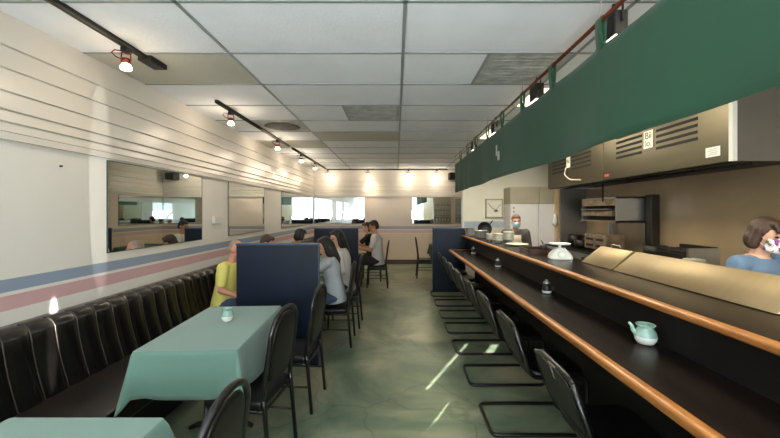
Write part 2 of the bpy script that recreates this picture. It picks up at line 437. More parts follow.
# ------------------------------------------------------------------ banquette
bq = thing('banquette', 'long black vinyl banquette with channelled back along the striped wall', 'bench', (XL, 0, 0))
Y0, Y1, CH = 1.1, 10.4, .16
nch = int((Y1 - Y0) / CH); prof = []
for k in range(9):
    t = k/8; prof.append((-2.19 - .10*t - .012*math.sin(PI*t), .36 + .425*t))
prof += [(-2.305, .815), (-2.33, .837), (-2.37, .846), (-2.43, .842)]
bm = NB(); grid = []
for j in range(nch*8+1):
    u = (j % 8)/8; y = Y0 + j*CH/8
    bl = math.sin(PI*u) ** .45 if u > 0 else 0
    col = []
    for i, (x, z) in enumerate(prof):
        w = 1 if i < 10 else (.7, .5, .3)[i-10]
        col.append(bm.verts.new((x + .021*bl*w, y, z + (.003*bl if i >= 9 else 0))))
    col.append(bm.verts.new((-2.455, y, .80))); col.append(bm.verts.new((-2.455, y, .3))); col.append(bm.verts.new((-2.19, y, .3)))
    grid.append(col)
for j in range(len(grid)-1):
    for i in range(len(grid[0])-1):
        fc = bm.faces.new((grid[j][i], grid[j][i+1], grid[j+1][i+1], grid[j+1][i])); fc.smooth = i < len(prof)-1
bm.faces.new(grid[0]); bm.faces.new(list(reversed(grid[-1])))
obj('backrest', bm, 'black_vinyl', bq, world=True)
for k in range(nch+1):
    y = Y0 + k*CH; pb = NB()
    tube(pb, [(x+.005, y, z+.001) for x, z in prof[:-1]], .0042, 6)
    if k < 34: obj('seam_piping', pb, 'piping', bq, world=True)
    else: pb.free()
obj('seat', BX(-2.22, -1.66, Y0, Y1, .25, .38, .03, 3), 'brown_vinyl', bq, world=True, smooth=True)
obj('base', BX(-2.44, -1.74, Y0+.01, Y1-.01, 0, .25), 'matte_black', bq, world=True)

# ------------------------------------------------------------------ tables
def tablecloth(w, l, drop, seed=0, m='cloth'):
    rnd = random.Random(seed); bm = NB(); R = .012
    per = []                                # (x, y, nx, ny, corner factor)
    hw, hl = w/2, l/2
    cs = [(hw-R, -hl+R, -90), (hw-R, hl-R, 0), (-hw+R, hl-R, 90), (-hw+R, -hl+R, 180)]
    for ci, (cx, cy, a0) in enumerate(cs):
        for k in range(9):
            a = math.radians(a0 + 90*k/8)
            per.append((cx+R*math.cos(a), cy+R*math.sin(a), math.cos(a), math.sin(a), math.sin(PI*(k+.6)/9.2)))
        nx_, ny_, _ = cs[(ci+1) % 4]
        aa = math.radians(a0+90); ex, ey = cx+R*math.cos(aa), cy+R*math.sin(aa); fx, fy = nx_+R*math.cos(aa), ny_+R*math.sin(aa)
        L = math.hypot(fx-ex, fy-ey); N = max(6, int(L/.035))
        for k in range(1, N):
            t = k/N; s = min(t, 1-t)*L
            per.append((ex+(fx-ex)*t, ey+(fy-ey)*t, math.cos(aa), math.sin(aa), -math.exp(-((s-.075)/.05)**2)*.5 + (.5*math.exp(-(s/.035)**2))))
    ph = rnd.random()*6
    LV = 10; rows = []
    for lv in range(LV+1):
        t = lv/LV; row = []
        for i, (x, y, nx, ny, c) in enumerate(per):
            wv = .5 + .5*math.sin(i*.35+ph) ; wv2 = math.sin(i*.13+ph*2)
            c1 = max(c, 0)
            out = (.004 if lv else 0) + t*(.022 + .018*wv + .010*wv2 + .07*c1**1.5 + .035*min(c, 0))
            z = -t*(drop + .014*wv2 + (.085 if x < 0 and y < 0 else .015)*c1**2)
            if lv == 1: out += .002
            row.append(bm.verts.new((x+nx*out, y+ny*out, z)))
        rows.append(row)
    n = len(per)
    for a, b in zip(rows, rows[1:]):
        for i in range(n):
            fc = bm.faces.new((a[i], b[i], b[(i+1)%n], a[(i+1)%n])); fc.smooth = True
    bm.faces.new(rows[0])
    return bm
def table(cx, cy, w, l, rz, tl, cl, h=.745, m='cloth', drop=.265, fs=1):
    t = thing('dining_table', tl, 'table', (cx, cy, 0), rz, 'dining tables along the banquette')
    obj('tabletop', BX(-w/2+.012, w/2-.012, -l/2+.012, l/2-.012, h-.03, h, .004), 'tan', t)
    c = NB(); tube(c, [(0,0,.05), (0,0,h-.03)], .035, 14); obj('pedestal', c, 'matte_black', t)
    for sx, sy in ((1,0), (-1,0), (0,1), (0,-1)):
        b = NB(); tube(b, [(0,0,.06), (sx*.16*fs,sy*.24*fs,.045), (sx*.22*fs,sy*.34*fs,.02)], [.024,.02,.014], 8); obj('foot', b, 'matte_black', t)
    c = obj('tablecloth', tablecloth(w, l, drop, int(cy*10), m), m)
    c.location = (cx, cy, h+.0035); c.rotation_euler = (0,0,rz); solid(c, -.002)
    setp(c, cl, 'tablecloth', 'green tablecloths')
    return t
table(-1.245, 2.53, .585, .97, math.radians(3.5), 'pedestal table under the green cloth with the small glazed pot', 'green tablecloth with the small glazed pot on it')
table(-1.20, .89, .60, .98, 0, 'pedestal table under the cloth cut by the bottom picture edge', 'green tablecloth cut off by the lower picture edge, before the round backed chair')
table(-1.22, 4.43, .58, 1.2, 0, 'pedestal table behind the blue divider where the yellow shirted man sits', 'green tablecloth at the yellow shirted man and the woman in grey', drop=.08, fs=.35)
table(-1.2, 6.1, .58, .98, 0, 'pedestal table before the far blue divider, by the dark haired diner', 'green tablecloth on the table before the far blue divider', drop=.08, fs=.35)
table(-1.24, 7.95, .60, .98, 0, 'pedestal table where the couple in white and black sits', 'green tablecloth on the table of the couple', drop=.08, fs=.35)
table(1.16, 8.5, .62, .98, 0, 'small table behind the blue divider beside the bar', 'dark green tablecloth behind the blue divider beside the bar', m='cloth_dark')

# ------------------------------------------------------------------ dining chairs (local: back at -Y, sitter faces +Y)
def make_chair(label):
    t = thing('dining_chair', label, 'chair', (0,0,0), 0, 'black dining chairs')
    W, T = .185, .0145
    def arch(w, zt, yb, yt):
        pts = []
        for k in range(17):
            a = PI*k/16
            x = w*math.cos(a); zz = zt - .15 + .15*math.sin(a)**.9
            pts.append((x, yb + (yt-yb)*((zz-.46)/(zt-.46)), zz))
        return pts
    top = arch(W, .95, -.175, -.235)
    bm = NB(); tube(bm, [(W, -.172, .44)] + [(W, -.178, .52)] + top + [(-W, -.178, .52), (-W, -.172, .44)], T, 10)
    obj('back_frame', bm, 'black_metal', t)
    for s in (1, -1):
        bm = NB(); tube(bm, [(s*W, -.172, .45), (s*W, -.18, .40), (s*(W+.005), -.215, 0)], [T, T, .013], 10); obj('leg', bm, 'black_metal', t)
        bm = NB(); tube(bm, [(s*(W-.01), .19, .39), (s*(W-.005), .205, 0)], [T, .013], 10); obj('leg', bm, 'black_metal', t)
    bm = NB()                              # padded back
    rs = []
    for d, sc in ((-.014, .90), (-.010, .97), (0, 1), (.012, .98), (.020, .9), (.024, .7)):
        ring = []
        for k in range(32):
            a = 2*PI*k/32; cx, sz = math.cos(a), math.sin(a)
            x = .153*sc*math.copysign(abs(cx)**.55, cx); z = .712 + .206*sc*math.copysign(abs(sz)**(.75 if sz > 0 else .45), sz)
            ring.append(V((x, -.175 - .06*((z-.46)/.49) + d, z)))
        rs.append(ring)
    rings(bm, rs); obj('backrest', bm, 'chair_vinyl', t, smooth=True)
    bm = BX(-.20, .20, -.165, .20, .385, .442, .022, 3); obj('seat', bm, 'chair_vinyl', t, smooth=True)
    bm = NB(); tube(bm, fillet([(-W,-.17,.375), (W,-.17,.375), (W-.01,.19,.375), (-W+.01,.19,.375)], .02, 3, True), .011, 8, True)
    obj('seat_frame', bm, 'black_metal', t)
    for s in (1, -1):
        bm = NB(); tube(bm, [(s*W, -.195, .2), (s*W, .197, .2)], .007, 8); obj('stretcher', bm, 'black_metal', t)
    return t
chair0 = make_chair('')
FL = PI/2                                   # facing -X
chs = [(-.80, 1.20, FL, 'round topped black chair cut by the bottom picture edge'),
       (-.925, 2.28, FL-math.radians(7), 'black padded chair at the pot table, the one beside its cloth corner'),
       (-.85, 2.93, FL-math.radians(4), 'black padded chair at the pot table, next to the blue divider'),
       (-.73, 4.25, FL, 'black chair the woman in grey knitwear sits on'),
       (-.70, 4.90, FL, 'black chair the woman in the white top sits on'),
       (-.385, 7.40, FL, 'black chair the man in the white shirt sits on'),
       (-.555, 8.10, FL, 'black chair the woman in black sits on'),
       (.70, 8.45, -PI/2, 'lone black chair at the dark green table behind the bar divider')]
for i, (x, y, rz, lb) in enumerate(chs):
    c = chair0 if i == 0 else dup(chair0, (0,0,0))
    c.location = (x, y, 0); c.rotation_euler = (0,0,rz); c['label'] = lb

# ------------------------------------------------------------------ blue dividers
def divider(x0, x1, y, h, label):
    t = thing('booth_divider', label, 'divider', ((x0+x1)/2, y, 0), 0, 'navy booth dividers')
    obj('panel', BX(x0, x1, y-.02, y+.02, .0, h-.02), 'navy', t, world=True)
    obj('top_cap', BX(x0-.006, x1+.006, y-.027, y+.027, h-.02, h, .003), 'navy_edge', t, world=True)
    b = NB(); box(b, x1, x1+.008, y-.022, y+.022, 0, h-.02); obj('edge_strip', b, 'navy_edge', t, world=True)
divider(-1.61, -.785, 3.6, 1.235, 'dark blue divider panel beside the man in yellow')
divider(-1.61, -.75, 7.0, 1.235, 'dark blue divider panel behind the black haired women')
divider(.72, 1.36, 7.0, 1.235, 'dark blue divider panel at the far end of the bar')

# ------------------------------------------------------------------ bar
ZCn, ZLd = .87, 1.10
bar = thing('bar_counter', 'long dark bar counter with an oak edge and raised oak edged ledge', 'bar', (1.4, 3, 0))
YA, YBr = .2, 6.4
obj('front_panel', BX(1.42, 1.47, YA, YBr, 0, ZCn-.04), 'bar_black', bar, world=True)
obj('countertop', BX(.985, 1.40, YA, YBr, ZCn-.045, ZCn-.0015), 'counter', bar, world=True)
def edge(x, y0, y1, z, th, w):
    bm = NB(); r0 = []; r1 = []
    pts = []
    for k in range(13):
        a = PI/2 + PI*k/12
        pts.append((x + w*.45 + w*.45*math.cos(a), z - th/2 + th/2*math.copysign(abs(math.sin(a))**.7, math.sin(a))))
    pts += [(x+w, z-th), (x+w, z)]
    ny = 60; rs = []
    for j in range(ny+1):
        y = y0 + (y1-y0)*j/ny
        rs.append([V((px + .0025*mnoise.noise(V((0, y*3, pz*6))), y, pz)) for px, pz in pts])
    rings(bm, rs); return bm
obj('counter_edge', edge(.945, YA, YBr, ZCn+.003, .043, .045), 'oak', bar, world=True, label='worn golden oak front edge')
e_ = NB(); tube(e_, [(.965, YBr, ZCn-.02), (1.40, YBr+.0, ZCn-.02)], .022, 8); obj('counter_end', e_, 'oak', bar, world=True)
obj('riser', BX(1.36, 1.42, YA, 6.97, ZCn-.05, ZLd-.04), 'bar_black', bar, world=True)
obj('ledge_top', BX(1.315, 1.765, YA, 6.97, ZLd-.04, ZLd-.0015), 'counter', bar, world=True)
obj('ledge_edge', edge(1.275, YA, 6.97, ZLd+.003, .037, .045), 'oak', bar, world=True, label='golden oak edge of the raised ledge')
obj('kitchen_side', BX(1.66, 1.70, YA, 6.97, 0, ZLd-.04), 'steel_cool', bar, world=True)

# cantilever bar chairs (local: back at -Y, faces +Y; origin below the seat middle)
def make_bar_chair(label):
    t = thing('cantilever_chair', label, 'chair', (0,0,0), 0, 'cantilever chairs along the bar')
    W, r = .205, .0132
    yb, yf = -.36, .29                      # floor bar, front bend
    bm = NB()
    side = lambda s: [(s*W, -.215, .755), (s*W, -.105, .46), (s*W, -.07, .405), (s*W, yf, .405), (s*W, yf+.015, .013)]
    pl = [(-W, -.215, .755), (-W, -.09, .405), (-W, yf, .42), (-W, yf+.01, .013), (-W, yb, .013), (W, yb, .013), (W, yf+.01, .013), (W, yf, .42), (W, -.09, .405), (W, -.215, .755)]
    tube(bm, fillet(pl, .055, 6), r, 10)
    obj('tube_frame', bm, 'black_metal', t)
    def pad(c, ux, uv, un, hx, hv, th):
        bm = NB(); rs = []
        c, ux, uv, un = V(c), V(ux), V(uv).normalized(), V(un).normalized()
        for d, sc in ((-.5, .86), (-.42, .96), (-.1, 1), (.2, 1), (.42, .965), (.5, .87), (.56, .6)):
            ring = []
            for k in range(36):
                a = 2*PI*k/36; cx, sz = math.cos(a), math.sin(a)
                u = hx*sc*math.copysign(abs(cx)**.36, cx); v = hv*sc*math.copysign(abs(sz)**.36, sz)
                ring.append(c + ux*u + uv*v + un*d*th)
            rs.append(ring)
        rings(bm, rs); return bm
    bk = obj('backrest', pad((0, -.168, .635), (1,0,0), (0,-.125,.35), (0,.35,.125), .212, .155, .042), 'chair_vinyl', t, smooth=True)
    pp = NB(); un = V((0,.35,.125)).normalized(); uv = V((0,-.125,.35)).normalized(); pts = []
    for k in range(40):
        a = 2*PI*k/40; cx, sz = math.cos(a), math.sin(a)
        pts.append(V((0,-.168,.635)) + V((1,0,0))*.203*math.copysign(abs(cx)**.36, cx) + uv*.147*math.copysign(abs(sz)**.36, sz) - un*.021)
    tube(pp, pts, .0035, 6, True); obj('piping', pp, 'matte_black', bk)
    obj('seat', pad((0, .095, .425), (1,0,0), (0,1,0), (0,0,1), .212, .20, .05), 'chair_vinyl', t, smooth=True)
    return t
bc = make_bar_chair('')
BY = [1.84, 2.65, 3.36, 4.05, 4.72, 5.34, 6.02, 6.68]
order = ['black cantilever chair with the torn back seam, cut by the bottom picture edge', 'second black cantilever chair along the bar, counted from the torn one',
         'third black cantilever chair along the bar, counted from the torn one', 'fourth black cantilever chair along the bar, counted from the torn one',
         'fifth black cantilever chair along the bar, counted from the torn one', 'third black cantilever chair along the bar, counted from its blue divider end',
         'second black cantilever chair along the bar, counted from its blue divider end', 'black cantilever chair at the bar end, right against the blue divider']
for i, y in enumerate(BY):
    c = bc if i == 0 else dup(bc, (0,0,0))
    c.location = (1.025, y, 0); c.rotation_euler = (0,0,-PI/2); c['label'] = order[i]
# torn seam on the first chair only (made after copying)
bm = NB(); un = V((0,.35,.125)).normalized(); uv = V((0,-.125,.35)).normalized()
cc = V((0,-.168,.635)) - un*.0225
for pts in ([(.02,.150),(.03,.11),(.025,.075)], [(.045,.150),(.03,.12),(.018,.085)], [(-.19,.140),(-.17,.155),(-.14,.158)], [(.0,.157),(.04,.157),(.08,.157)]):
    bm = NB(); tube(bm, [cc + V((1,0,0))*a + uv*b + (un*.006 if b > .152 else V((0,0,0))) for a, b in pts], .0022, 6)
    obj('loose_thread', bm, 'worn', bc, label='pale loose thread on the torn seam')

# small pots
def make_pot(label, spout=True):
    t = thing('glazed_pot', label, 'pot', (0,0,0), 0, 'small green and white glazed pots')
    bm = NB()
    prof = [(.026,0),(.038,.004),(.049,.022),(.053,.042),(.047,.064),(.038,.078),(.036,.086),(.044,.096),(.046,.101),(.042,.102),(.034,.088),(.030,.07),(.0,.066)]
    mis = [0,0,0,1,1,1,1,1,1,1,1,1]
    lathe(bm, prof, 24, (0,0,0), 0, mis); obj('body', bm, ['ceramic','celadon'], t)
    if spout: bm = NB(); tube(bm, [(-.040,0,.045), (-.058,0,.068), (-.064,0,.090), (-.076,0,.104)], [.014,.011,.009,.007], 10); obj('spout', bm, 'celadon', t)
    return t
pt = make_pot('small green and white glazed pot with a spout on the bar counter'); pt.location = (1.29, 1.835, ZCn); pt.rotation_euler = (0,0,-.25)
p2 = make_pot( 'small green and white glazed pot on the green tablecloth', False); p2.location = (-1.235, 2.60, .7515); p2.scale = (.82,.82,.95)
def make_soy(label):
    t = thing('sauce_jar', label, 'jar', (0,0,0), 0, 'dark sauce jars along the bar')
    bm = NB(); lathe(bm, [(.030,0),(.034,.004),(.036,.03),(.034,.055),(.024,.07),(.022,.078)], 18, (0,0,0)); obj('body', bm, 'matte_black', t)
    bm = NB(); lathe(bm, [(.0275,.0765),(.030,.082),(.027,.094),(.012,.1),(.011,.112),(.0,.115)], 18); obj('lid', bm, 'steel_cool', t)
    bm = NB(); lathe(bm, [(.0362,.004),(.0375,.02),(.0372,.022),(.036,.022)], 18); obj('base_band', bm, 'ceramic', t)
    bm = NB(); tube(bm, [(.034,0,.055),(.058,0,.05),(.058,0,.02),(.035,0,.014)], .005, 8); obj('handle', bm, 'matte_black', t)
    return t
so = make_soy('dark sauce jar on the bar beneath the white kitchen scale'); so.location = (1.265, 2.98, ZCn)
dup(so, (1.262, 4.39, ZCn), .6, 'dark sauce jar on the bar beneath the stacked bowls')
dup(so, (1.265, 5.80, ZCn), 1.2, 'dark sauce jar at the blue divider end of the bar')

# ------------------------------------------------------------------ things on the ledge
def pot_steel(x, y, r, h, label):
    t = thing('steel_pot', label, 'pot', (x, y, ZLd), 0, 'steel pots at the far end of the ledge')
    bm = NB(); lathe(bm, [(r*.92,0),(r,.01),(r,h),(r*1.05,h+.004),(r*.97,h),(r*.95,.012),(0,.01)], 24); obj('body', bm, 'pot_steel', t)
    bm = NB(); tube(bm, [(-r,0,h*.8),(-r-.03,0,h*.85),(-r-.03,.0,h*.7),(-r,0,h*.65)], .006, 8); obj('handle', bm, 'steel_cool', t)
    bm = NB(); tube(bm, [(r,0,h*.8),(r+.03,0,h*.85),(r+.03,.0,h*.7),(r,0,h*.65)], .006, 8); obj('handle', bm, 'steel_cool', t)
    return t
pot_steel(1.40, 6.72, .075, .15, 'steel pot at the corner end of the ledge, against the white wall edge')
pot_steel(1.50, 6.28, .105, .12, 'wide steel pot beside the black round pan')
w = thing('black_pan', 'black round pan standing upright among the steel pots', 'pan', (1.64, 6.62, ZLd))
bm = NB(); lathe(bm, [(0,0),(.06,.004),(.105,.03),(.128,.065),(.132,.066),(.108,.026),(.06,-.003)], 26)
bm.transform(Matrix.Translation((0,0,.128)) @ Matrix.Rotation(math.radians(78), 4, 'X')); obj('bowl', bm, 'matte_black', w)
bm = NB(); tube(bm, [(.09,-.045,.21),(.15,-.04,.29)], .011, 8); obj('handle', bm, 'matte_black', w)
def bowl_bm(r, h): 
    return lathe(NB(), [(r*.45,0),(r*.47,.012),(r*.8,h*.45),(r,h),(r*.97,h),(r*.76,h*.5),(r*.4,.02),(0,.018)], 22)
def stack(x, y, r, n, where, grp):
    names = {0:'bottom', n-1:'top'}
    for k in range(n):
        lb = 'grey glazed bowl, %s of the %s' % (('lowest','second','third','fourth','fifth')[k] if k < n-1 else 'topmost', where)
        single('rice_bowl', bowl_bm(r, r*.75), 'ceramic_grey', lb, 'bowl', (x, y, ZLd + k*r*.36), grp)
stack(1.45, 5.48, .062, 4, 'small bowl stack beside the wide steel pot', 'bowls stacked on the ledge')
stack(1.50, 5.20, .075, 4, 'bowl stack in the middle of the ledge', 'bowls stacked on the ledge')
stack(1.695, 5.34, .085, 4, 'bowl stack before the masked man', 'bowls stacked on the ledge')
pl = thing('serving_plate', 'white oval plate lying before the masked man', 'plate', (1.63, 4.78, ZLd))
bm = NB(); lathe(bm, [(.06,0),(.1,.006),(.15,.022),(.148,.025),(.095,.011),(0,.009)], 26); obj('dish', bm, 'ceramic', pl)
bm = NB(); box(bm, -.09, .08, -.07, .06, .023, .0255); obj('napkin', bm, 'paper', pl)
tr_ = thing('lacquer_tray', 'dark lacquer tray with pans beside the white kitchen scale', 'tray', (1.565, 3.95, ZLd), -.1)
bm = NB(); box(bm, -.14, .14, -.20, .20, 0, .012)
for q in ((-.14,-.128,-.2,.2),(.128,.14,-.2,.2),(-.14,.14,-.2,-.188),(-.14,.14,.188,.2)): box(bm, *q, .012, .05)
obj('tray_body', bm, 'tray', tr_)
sp = thing('black_ladle', 'black ladle resting upright in the lacquer tray', 'ladle', (1.60, 3.86, ZLd+.014))
bm = NB(); ell(bm, (0,0,.045), (.04,.04,.045)); obj('ladle_cup', bm, 'matte_black', sp)
bm = NB(); tube(bm, [(0,.0,.06),(.02,.06,.10),(.03,.12,.115)], .008, 8); obj('handle', bm, 'matte_black', sp)
# kitchen scale
sc = thing('kitchen_scale', 'white kitchen scale with a flat weighing plate on the bar ledge', 'scale', (1.585, 3.43, ZLd), -.25)
bm = NB(); rs = []
for z, hx, hy, oy in ((0,.105,.095,0),(.012,.108,.098,0),(.05,.092,.08,.004),(.085,.06,.055,.008),(.105,.045,.042,.01)):
    ring = []
    for k in range(28):
        a = 2*PI*k/28; c_, s_ = math.cos(a), math.sin(a)
        ring.append(V((hx*math.copysign(abs(c_)**.5, c_), hy*math.copysign(abs(s_)**.5, s_)+oy, z)))
    rs.append(ring)
rings(bm, rs); obj('body', bm, 'scale_white', sc, smooth=True)
bm = NB(); tube(bm, [(0,.01,.10),(0,.01,.135)], .014, 12); obj('post', bm, 'scale_white', sc)
bm = NB(); lathe(bm, [(.02,.133),(.09,.138),(.098,.150),(.094,.150),(.086,.142),(0,.142)], 28); obj('weighing_plate', bm, 'scale_white', sc)
bm = NB(); lathe(bm, [(.036,0),(.036,.004),(.0,.005)], 24); bm.transform(Matrix.Translation((0,-.083,.045)) @ Matrix.Rotation(math.radians(62),4,'X')); obj('dial', bm, 'paper', sc)
# sloping steel covers behind the ledge
def cover(y0, y1, label):
    t = thing('steel_cover', label, 'cover', (1.72, (y0+y1)/2, ZLd), 0, 'sloping steel covers behind the ledge')
    prof = [(1.665, ZLd+.002), (1.845, 1.243), (1.86, 1.243), (1.86, ZLd+.002)]
    bm = NB(); rings(bm, [[V((x, y0, z)) for x, z in prof], [V((x, y1, z)) for x, z in prof]])
    bmesh.ops.bevel(bm, geom=list(bm.edges), offset=.003, segments=1, affect='EDGES')
    obj('cover_body', bm, 'steel_bright', t, world=True)
    bm = NB(); tube(bm, fillet([(1.846,(y0+y1)/2-.06,1.244),(1.846,(y0+y1)/2-.06,1.27),(1.846,(y0+y1)/2+.06,1.27),(1.846,(y0+y1)/2+.06,1.244)], .012, 3), .005, 8) if y1-y0 < .6 else tube(NB(), [(1.853,y0+.05,1.246),(1.853,y1-.05,1.246)], .004, 8)
    if y1-y0 < .6: obj('handle', bm, 'steel_cool', t, world=True)
    else: bm.free()
cover(2.765, 3.2, 'short sloping steel cover beside the white kitchen scale')
cover(1.55, 2.73, 'long sloping steel cover before the woman in blue')

# ------------------------------------------------------------------ kitchen
fr = thing('white_cooler', 'tall white two-door cooler behind the masked man', 'cooler', (2.9, 7.35, 0))
obj('body', BX(2.30, 3.45, 7.14, 7.58, 0, 1.71), 'cooler', fr, world=True)
for a, b in ((2.305, 2.845), (2.855, 3.445)):
    d_ = obj('door', BX(a, b, 7.11, 7.14, .08, 1.70, .004), 'cooler', fr, world=True)
    bm = NB(); xx = a+.05 if a < 2.5 else b-.06
    for z in (1.56, 1.63): box(bm, xx-.012, xx+.012, 7.095, 7.11, z-.012, z+.012)
    bm.transform(Matrix.Translation((-2.9,-7.35,0))); hd = obj('latch', bm, 'ink', d_)
obj('upper_panel', BX(2.30, 2.87, 7.13, 7.58, 1.715, 2.05), 'tan', fr, world=True)
obj('upper_panel', BX(2.88, 3.45, 7.13, 7.58, 1.715, 2.05), 'tan', fr, world=True)
pic = thing('framed_picture', 'small square cream framed picture with a thin dark line on the white wall', 'picture', (2.09, 7.58, 1.43))
bm = NB(); z0p, z1p = 1.425, 1.83; xa, xb = 1.91, 2.28
for q in ((xa,xa+.025,z0p,z1p),(xb-.025,xb,z0p,z1p),(xa,xb,z0p,z0p+.025),(xa,xb,z1p-.025,z1p)): box(bm, q[0], q[1], 7.555, 7.598, q[2], q[3])
obj('picture_frame', bm, 'tan', pic, world=True)
obj('canvas', BX(xa+.02, xb-.02, 7.575, 7.595, z0p+.02, z1p-.02), 'wall_plain', pic, world=True)
bm = NB(); tube(bm, [(xa+.05,7.573,1.74),(2.05,7.572,1.63),(2.14,7.572,1.60),(2.23,7.573,1.72)], .005, 6); tube(bm, [(2.10,7.572,1.575),(2.17,7.572,1.575)], .016, 8)
obj('drawing', bm, 'ink', pic, world=True)
struct('trim_post', BX(3.165, 3.235, 7.02, 7.09, 0, 2.1), 'wood_post')
tw = NB()
rs = []
for z, hw, dp in ((1.52,.015,.01),(1.48,.03,.018),(1.40,.045,.022),(1.33,.05,.024),(1.28,.03,.02)):
    rs.append([V((3.135+hw*math.cos(2*PI*k/14)*(1+.15*math.sin(3*k)), 7.002+dp*math.sin(2*PI*k/14), z+.006*math.sin(k))) for k in range(14)])
rings(tw, rs)
single('hanging_dish_towel', tw, 'trim_white', 'white dish towel hanging from the pine post', 'towel', smooth=True)
struct('wall_steel_screen', BX(3.125, 3.60, 6.72, 6.76, 0, 2.1), 'hood_end')
# hood
HX, HY0, HY1, HZ0, HZ1 = 2.77, 2.92, 6.47, 1.97, 2.785
hd = thing('range_hood', 'long stainless range hood with louvers over the kitchen', 'hood', (3.2, 4.7, HZ0))
bm = NB()
box(bm, HX, XK-.01, HY0, HY1, HZ0, HZ0+.03)        # rim
bm2 = NB(); box(bm2, HX, HX+.02, HY0, 4.742, HZ0, HZ1); bevel(bm2, .004, 1); obj('front_panel', bm2, 'hood_steel', hd, world=True)
bm2 = NB(); box(bm2, HX, HX+.02, 4.752, HY1, HZ0, HZ1); bevel(bm2, .004, 1); obj('front_panel', bm2, 'hood_steel', hd, world=True)
obj('end_panel', BX(HX+.02, XK-.01, HY0, HY0+.02, HZ0, HZ1), 'hood_end', hd, world=True)
obj('end_panel', BX(HX+.02, XK-.01, HY1-.02, HY1, HZ0, HZ1), 'steel_cool', hd, world=True)
obj('corner_trim', BX(HX-.006, HX+.03, HY0-.008, HY0+.03, HZ0, HZ1), 'trim_white', hd, world=True)
obj('underside', BX(HX+.05, XK-.02, HY0+.03, HY1-.03, HZ0+.025, HZ0+.05), 'hood_shade', hd, world=True)
obj('drip_rail', BX(HX+.02, HX+.06, HY0+.02, HY1-.02, HZ0-.012, HZ0+.012), 'iron', hd, world=True)
bm.free()
for (ya, yb_) in ((3.26, 3.78), (4.0, 4.46), (5.05, 5.6), (5.8, 6.28)):
    bm = NB()
    for k in range(5):
        z = 2.225 + k*.062
        box(bm, HX-.004, HX+.004, ya, yb_, z-.014, z+.014)
    obj('louver', bm, 'slot', hd, world=True)
def sticker(y, z, w, h, m, name, label=None):
    return obj(name, BX(HX-.006, HX-.001, y-w/2, y+w/2, z-h/2, z+h/2), m, hd, world=True, label=label)
sticker(3.89, 2.345, .14, .19, 'wall_plain', 'sticker', 'cream sticker with dark marks')
sticker(5.70, 2.345, .12, .17, 'wall_plain', 'sticker')
sticker(3.10, 2.075, .14, .085, 'paper', 'sticker', 'white printed label near the hood corner')
sticker(4.66, 2.03, .10, .035, 'red_tag', 'sticker', 'small red tag on the hood seam')
def text_on(txt, loc, size, rot, m, name, parent):
    cu = bpy.data.curves.new(name, 'FONT'); cu.body = txt; cu.size = size; cu.extrude = .0008; cu.align_x = 'CENTER'; cu.align_y = 'CENTER'
    o = bpy.data.objects.new(name, cu); COL.objects.link(o)
    dg = bpy.context.evaluated_depsgraph_get(); dg.update()
    me = bpy.data.meshes.new_from_object(o.evaluated_get(dg)); bpy.data.objects.remove(o); 
    bm = NB(); bm.from_mesh(me); bpy.data.meshes.remove(me)
    bm.transform(Matrix.Translation(V(loc)) @ rot)
    return obj(name, bm, m, parent, world=True)
RX = Matrix.Rotation(-PI/2, 4, 'Z') @ Matrix.Rotation(PI/2, 4, 'X')    # text facing -X, reading towards -Y
text_on('Bii', (HX-.0068, 3.89, 2.385), .105, RX, 'ink', 'lettering', hd)
text_on('lo.', (HX-.0068, 3.89, 2.30), .095, RX, 'ink', 'lettering', hd)
text_on('Bii', (HX-.0068, 5.70, 2.36), .08, RX, 'ink', 'lettering', hd)
bm = NB()
for k in range(4): box(bm, HX-.0068, HX-.0058, 3.05, 3.15-.012*(k%2), 2.05+k*.016, 2.054+k*.016)
obj('lettering', bm, 'worn', hd, world=True)
bm = NB(); tube(bm, fillet([(HX-.018,5.75,2.27),(HX-.03,5.78,2.16),(HX-.02,5.62,2.06),(HX-.012,5.3,2.03)], .1, 6), .009, 8)
single('hanging_cable', bm, 'cable_white', 'pale cable hanging over the hood face by the far louvers', 'cable', smooth=True)
bm = NB(); tube(bm, [(3.0,3.0,HZ0-.01),(3.0,6.3,HZ0-.01)], .012, 8)
for y in (3.6,4.6,5.4): tube(bm, [(3.0,y,HZ0-.01),(3.0,y,HZ0+.022)], .01, 8)
tube(bm, [(3.0,5.15,HZ0),(3.0,5.15,1.70)], .01, 8)
single('hanging_gas_pipe', bm, 'iron', 'thin dark pipe running beneath the range hood', 'pipe', smooth=True)
# cooking line
rg = thing('cooking_range', 'low dark cooking range with burners along the steel wall', 'range', (3.2, 4.6, 0))
obj('body', BX(2.82, 3.58, 2.7, 6.65, .08, .93, .01), 'steel_cool', rg, world=True)
obj('base', BX(2.88, 3.56, 2.75, 6.6, 0, .08), 'iron', rg, world=True)
obj('cooktop', BX(2.80, 3.59, 2.68, 6.66, .93, .955, .004), 'iron', rg, world=True)
for k in range(8):
    y = 2.95 + k*.47
    b = NB(); lathe(b, [(.06,.956),(.06,.97),(.03,.975),(0,.975)], 14, (3.15,y,0))
    for a in range(4):
        c_, s_ = math.cos(a*PI/4), math.sin(a*PI/4); tube(b, [(3.15-.17*c_,y-.17*s_,.99),(3.15+.17*c_,y+.17*s_,.99)], .008, 6)
    tube(b, [(3.15+.18*math.cos(a*PI/8),y+.18*math.sin(a*PI/8),.985) for a in range(16)], .008, 6, True)
    obj('burner', b, 'iron', rg, world=True)
    b = NB(); lathe(b, [(.022,0),(.022,.02),(.015,.03),(0,.03)], 12); b.transform(Matrix.Translation((2.80,y,.86)) @ Matrix.Rotation(-PI/2,4,'Y')); obj('knob', b, 'matte_black', rg, world=True)
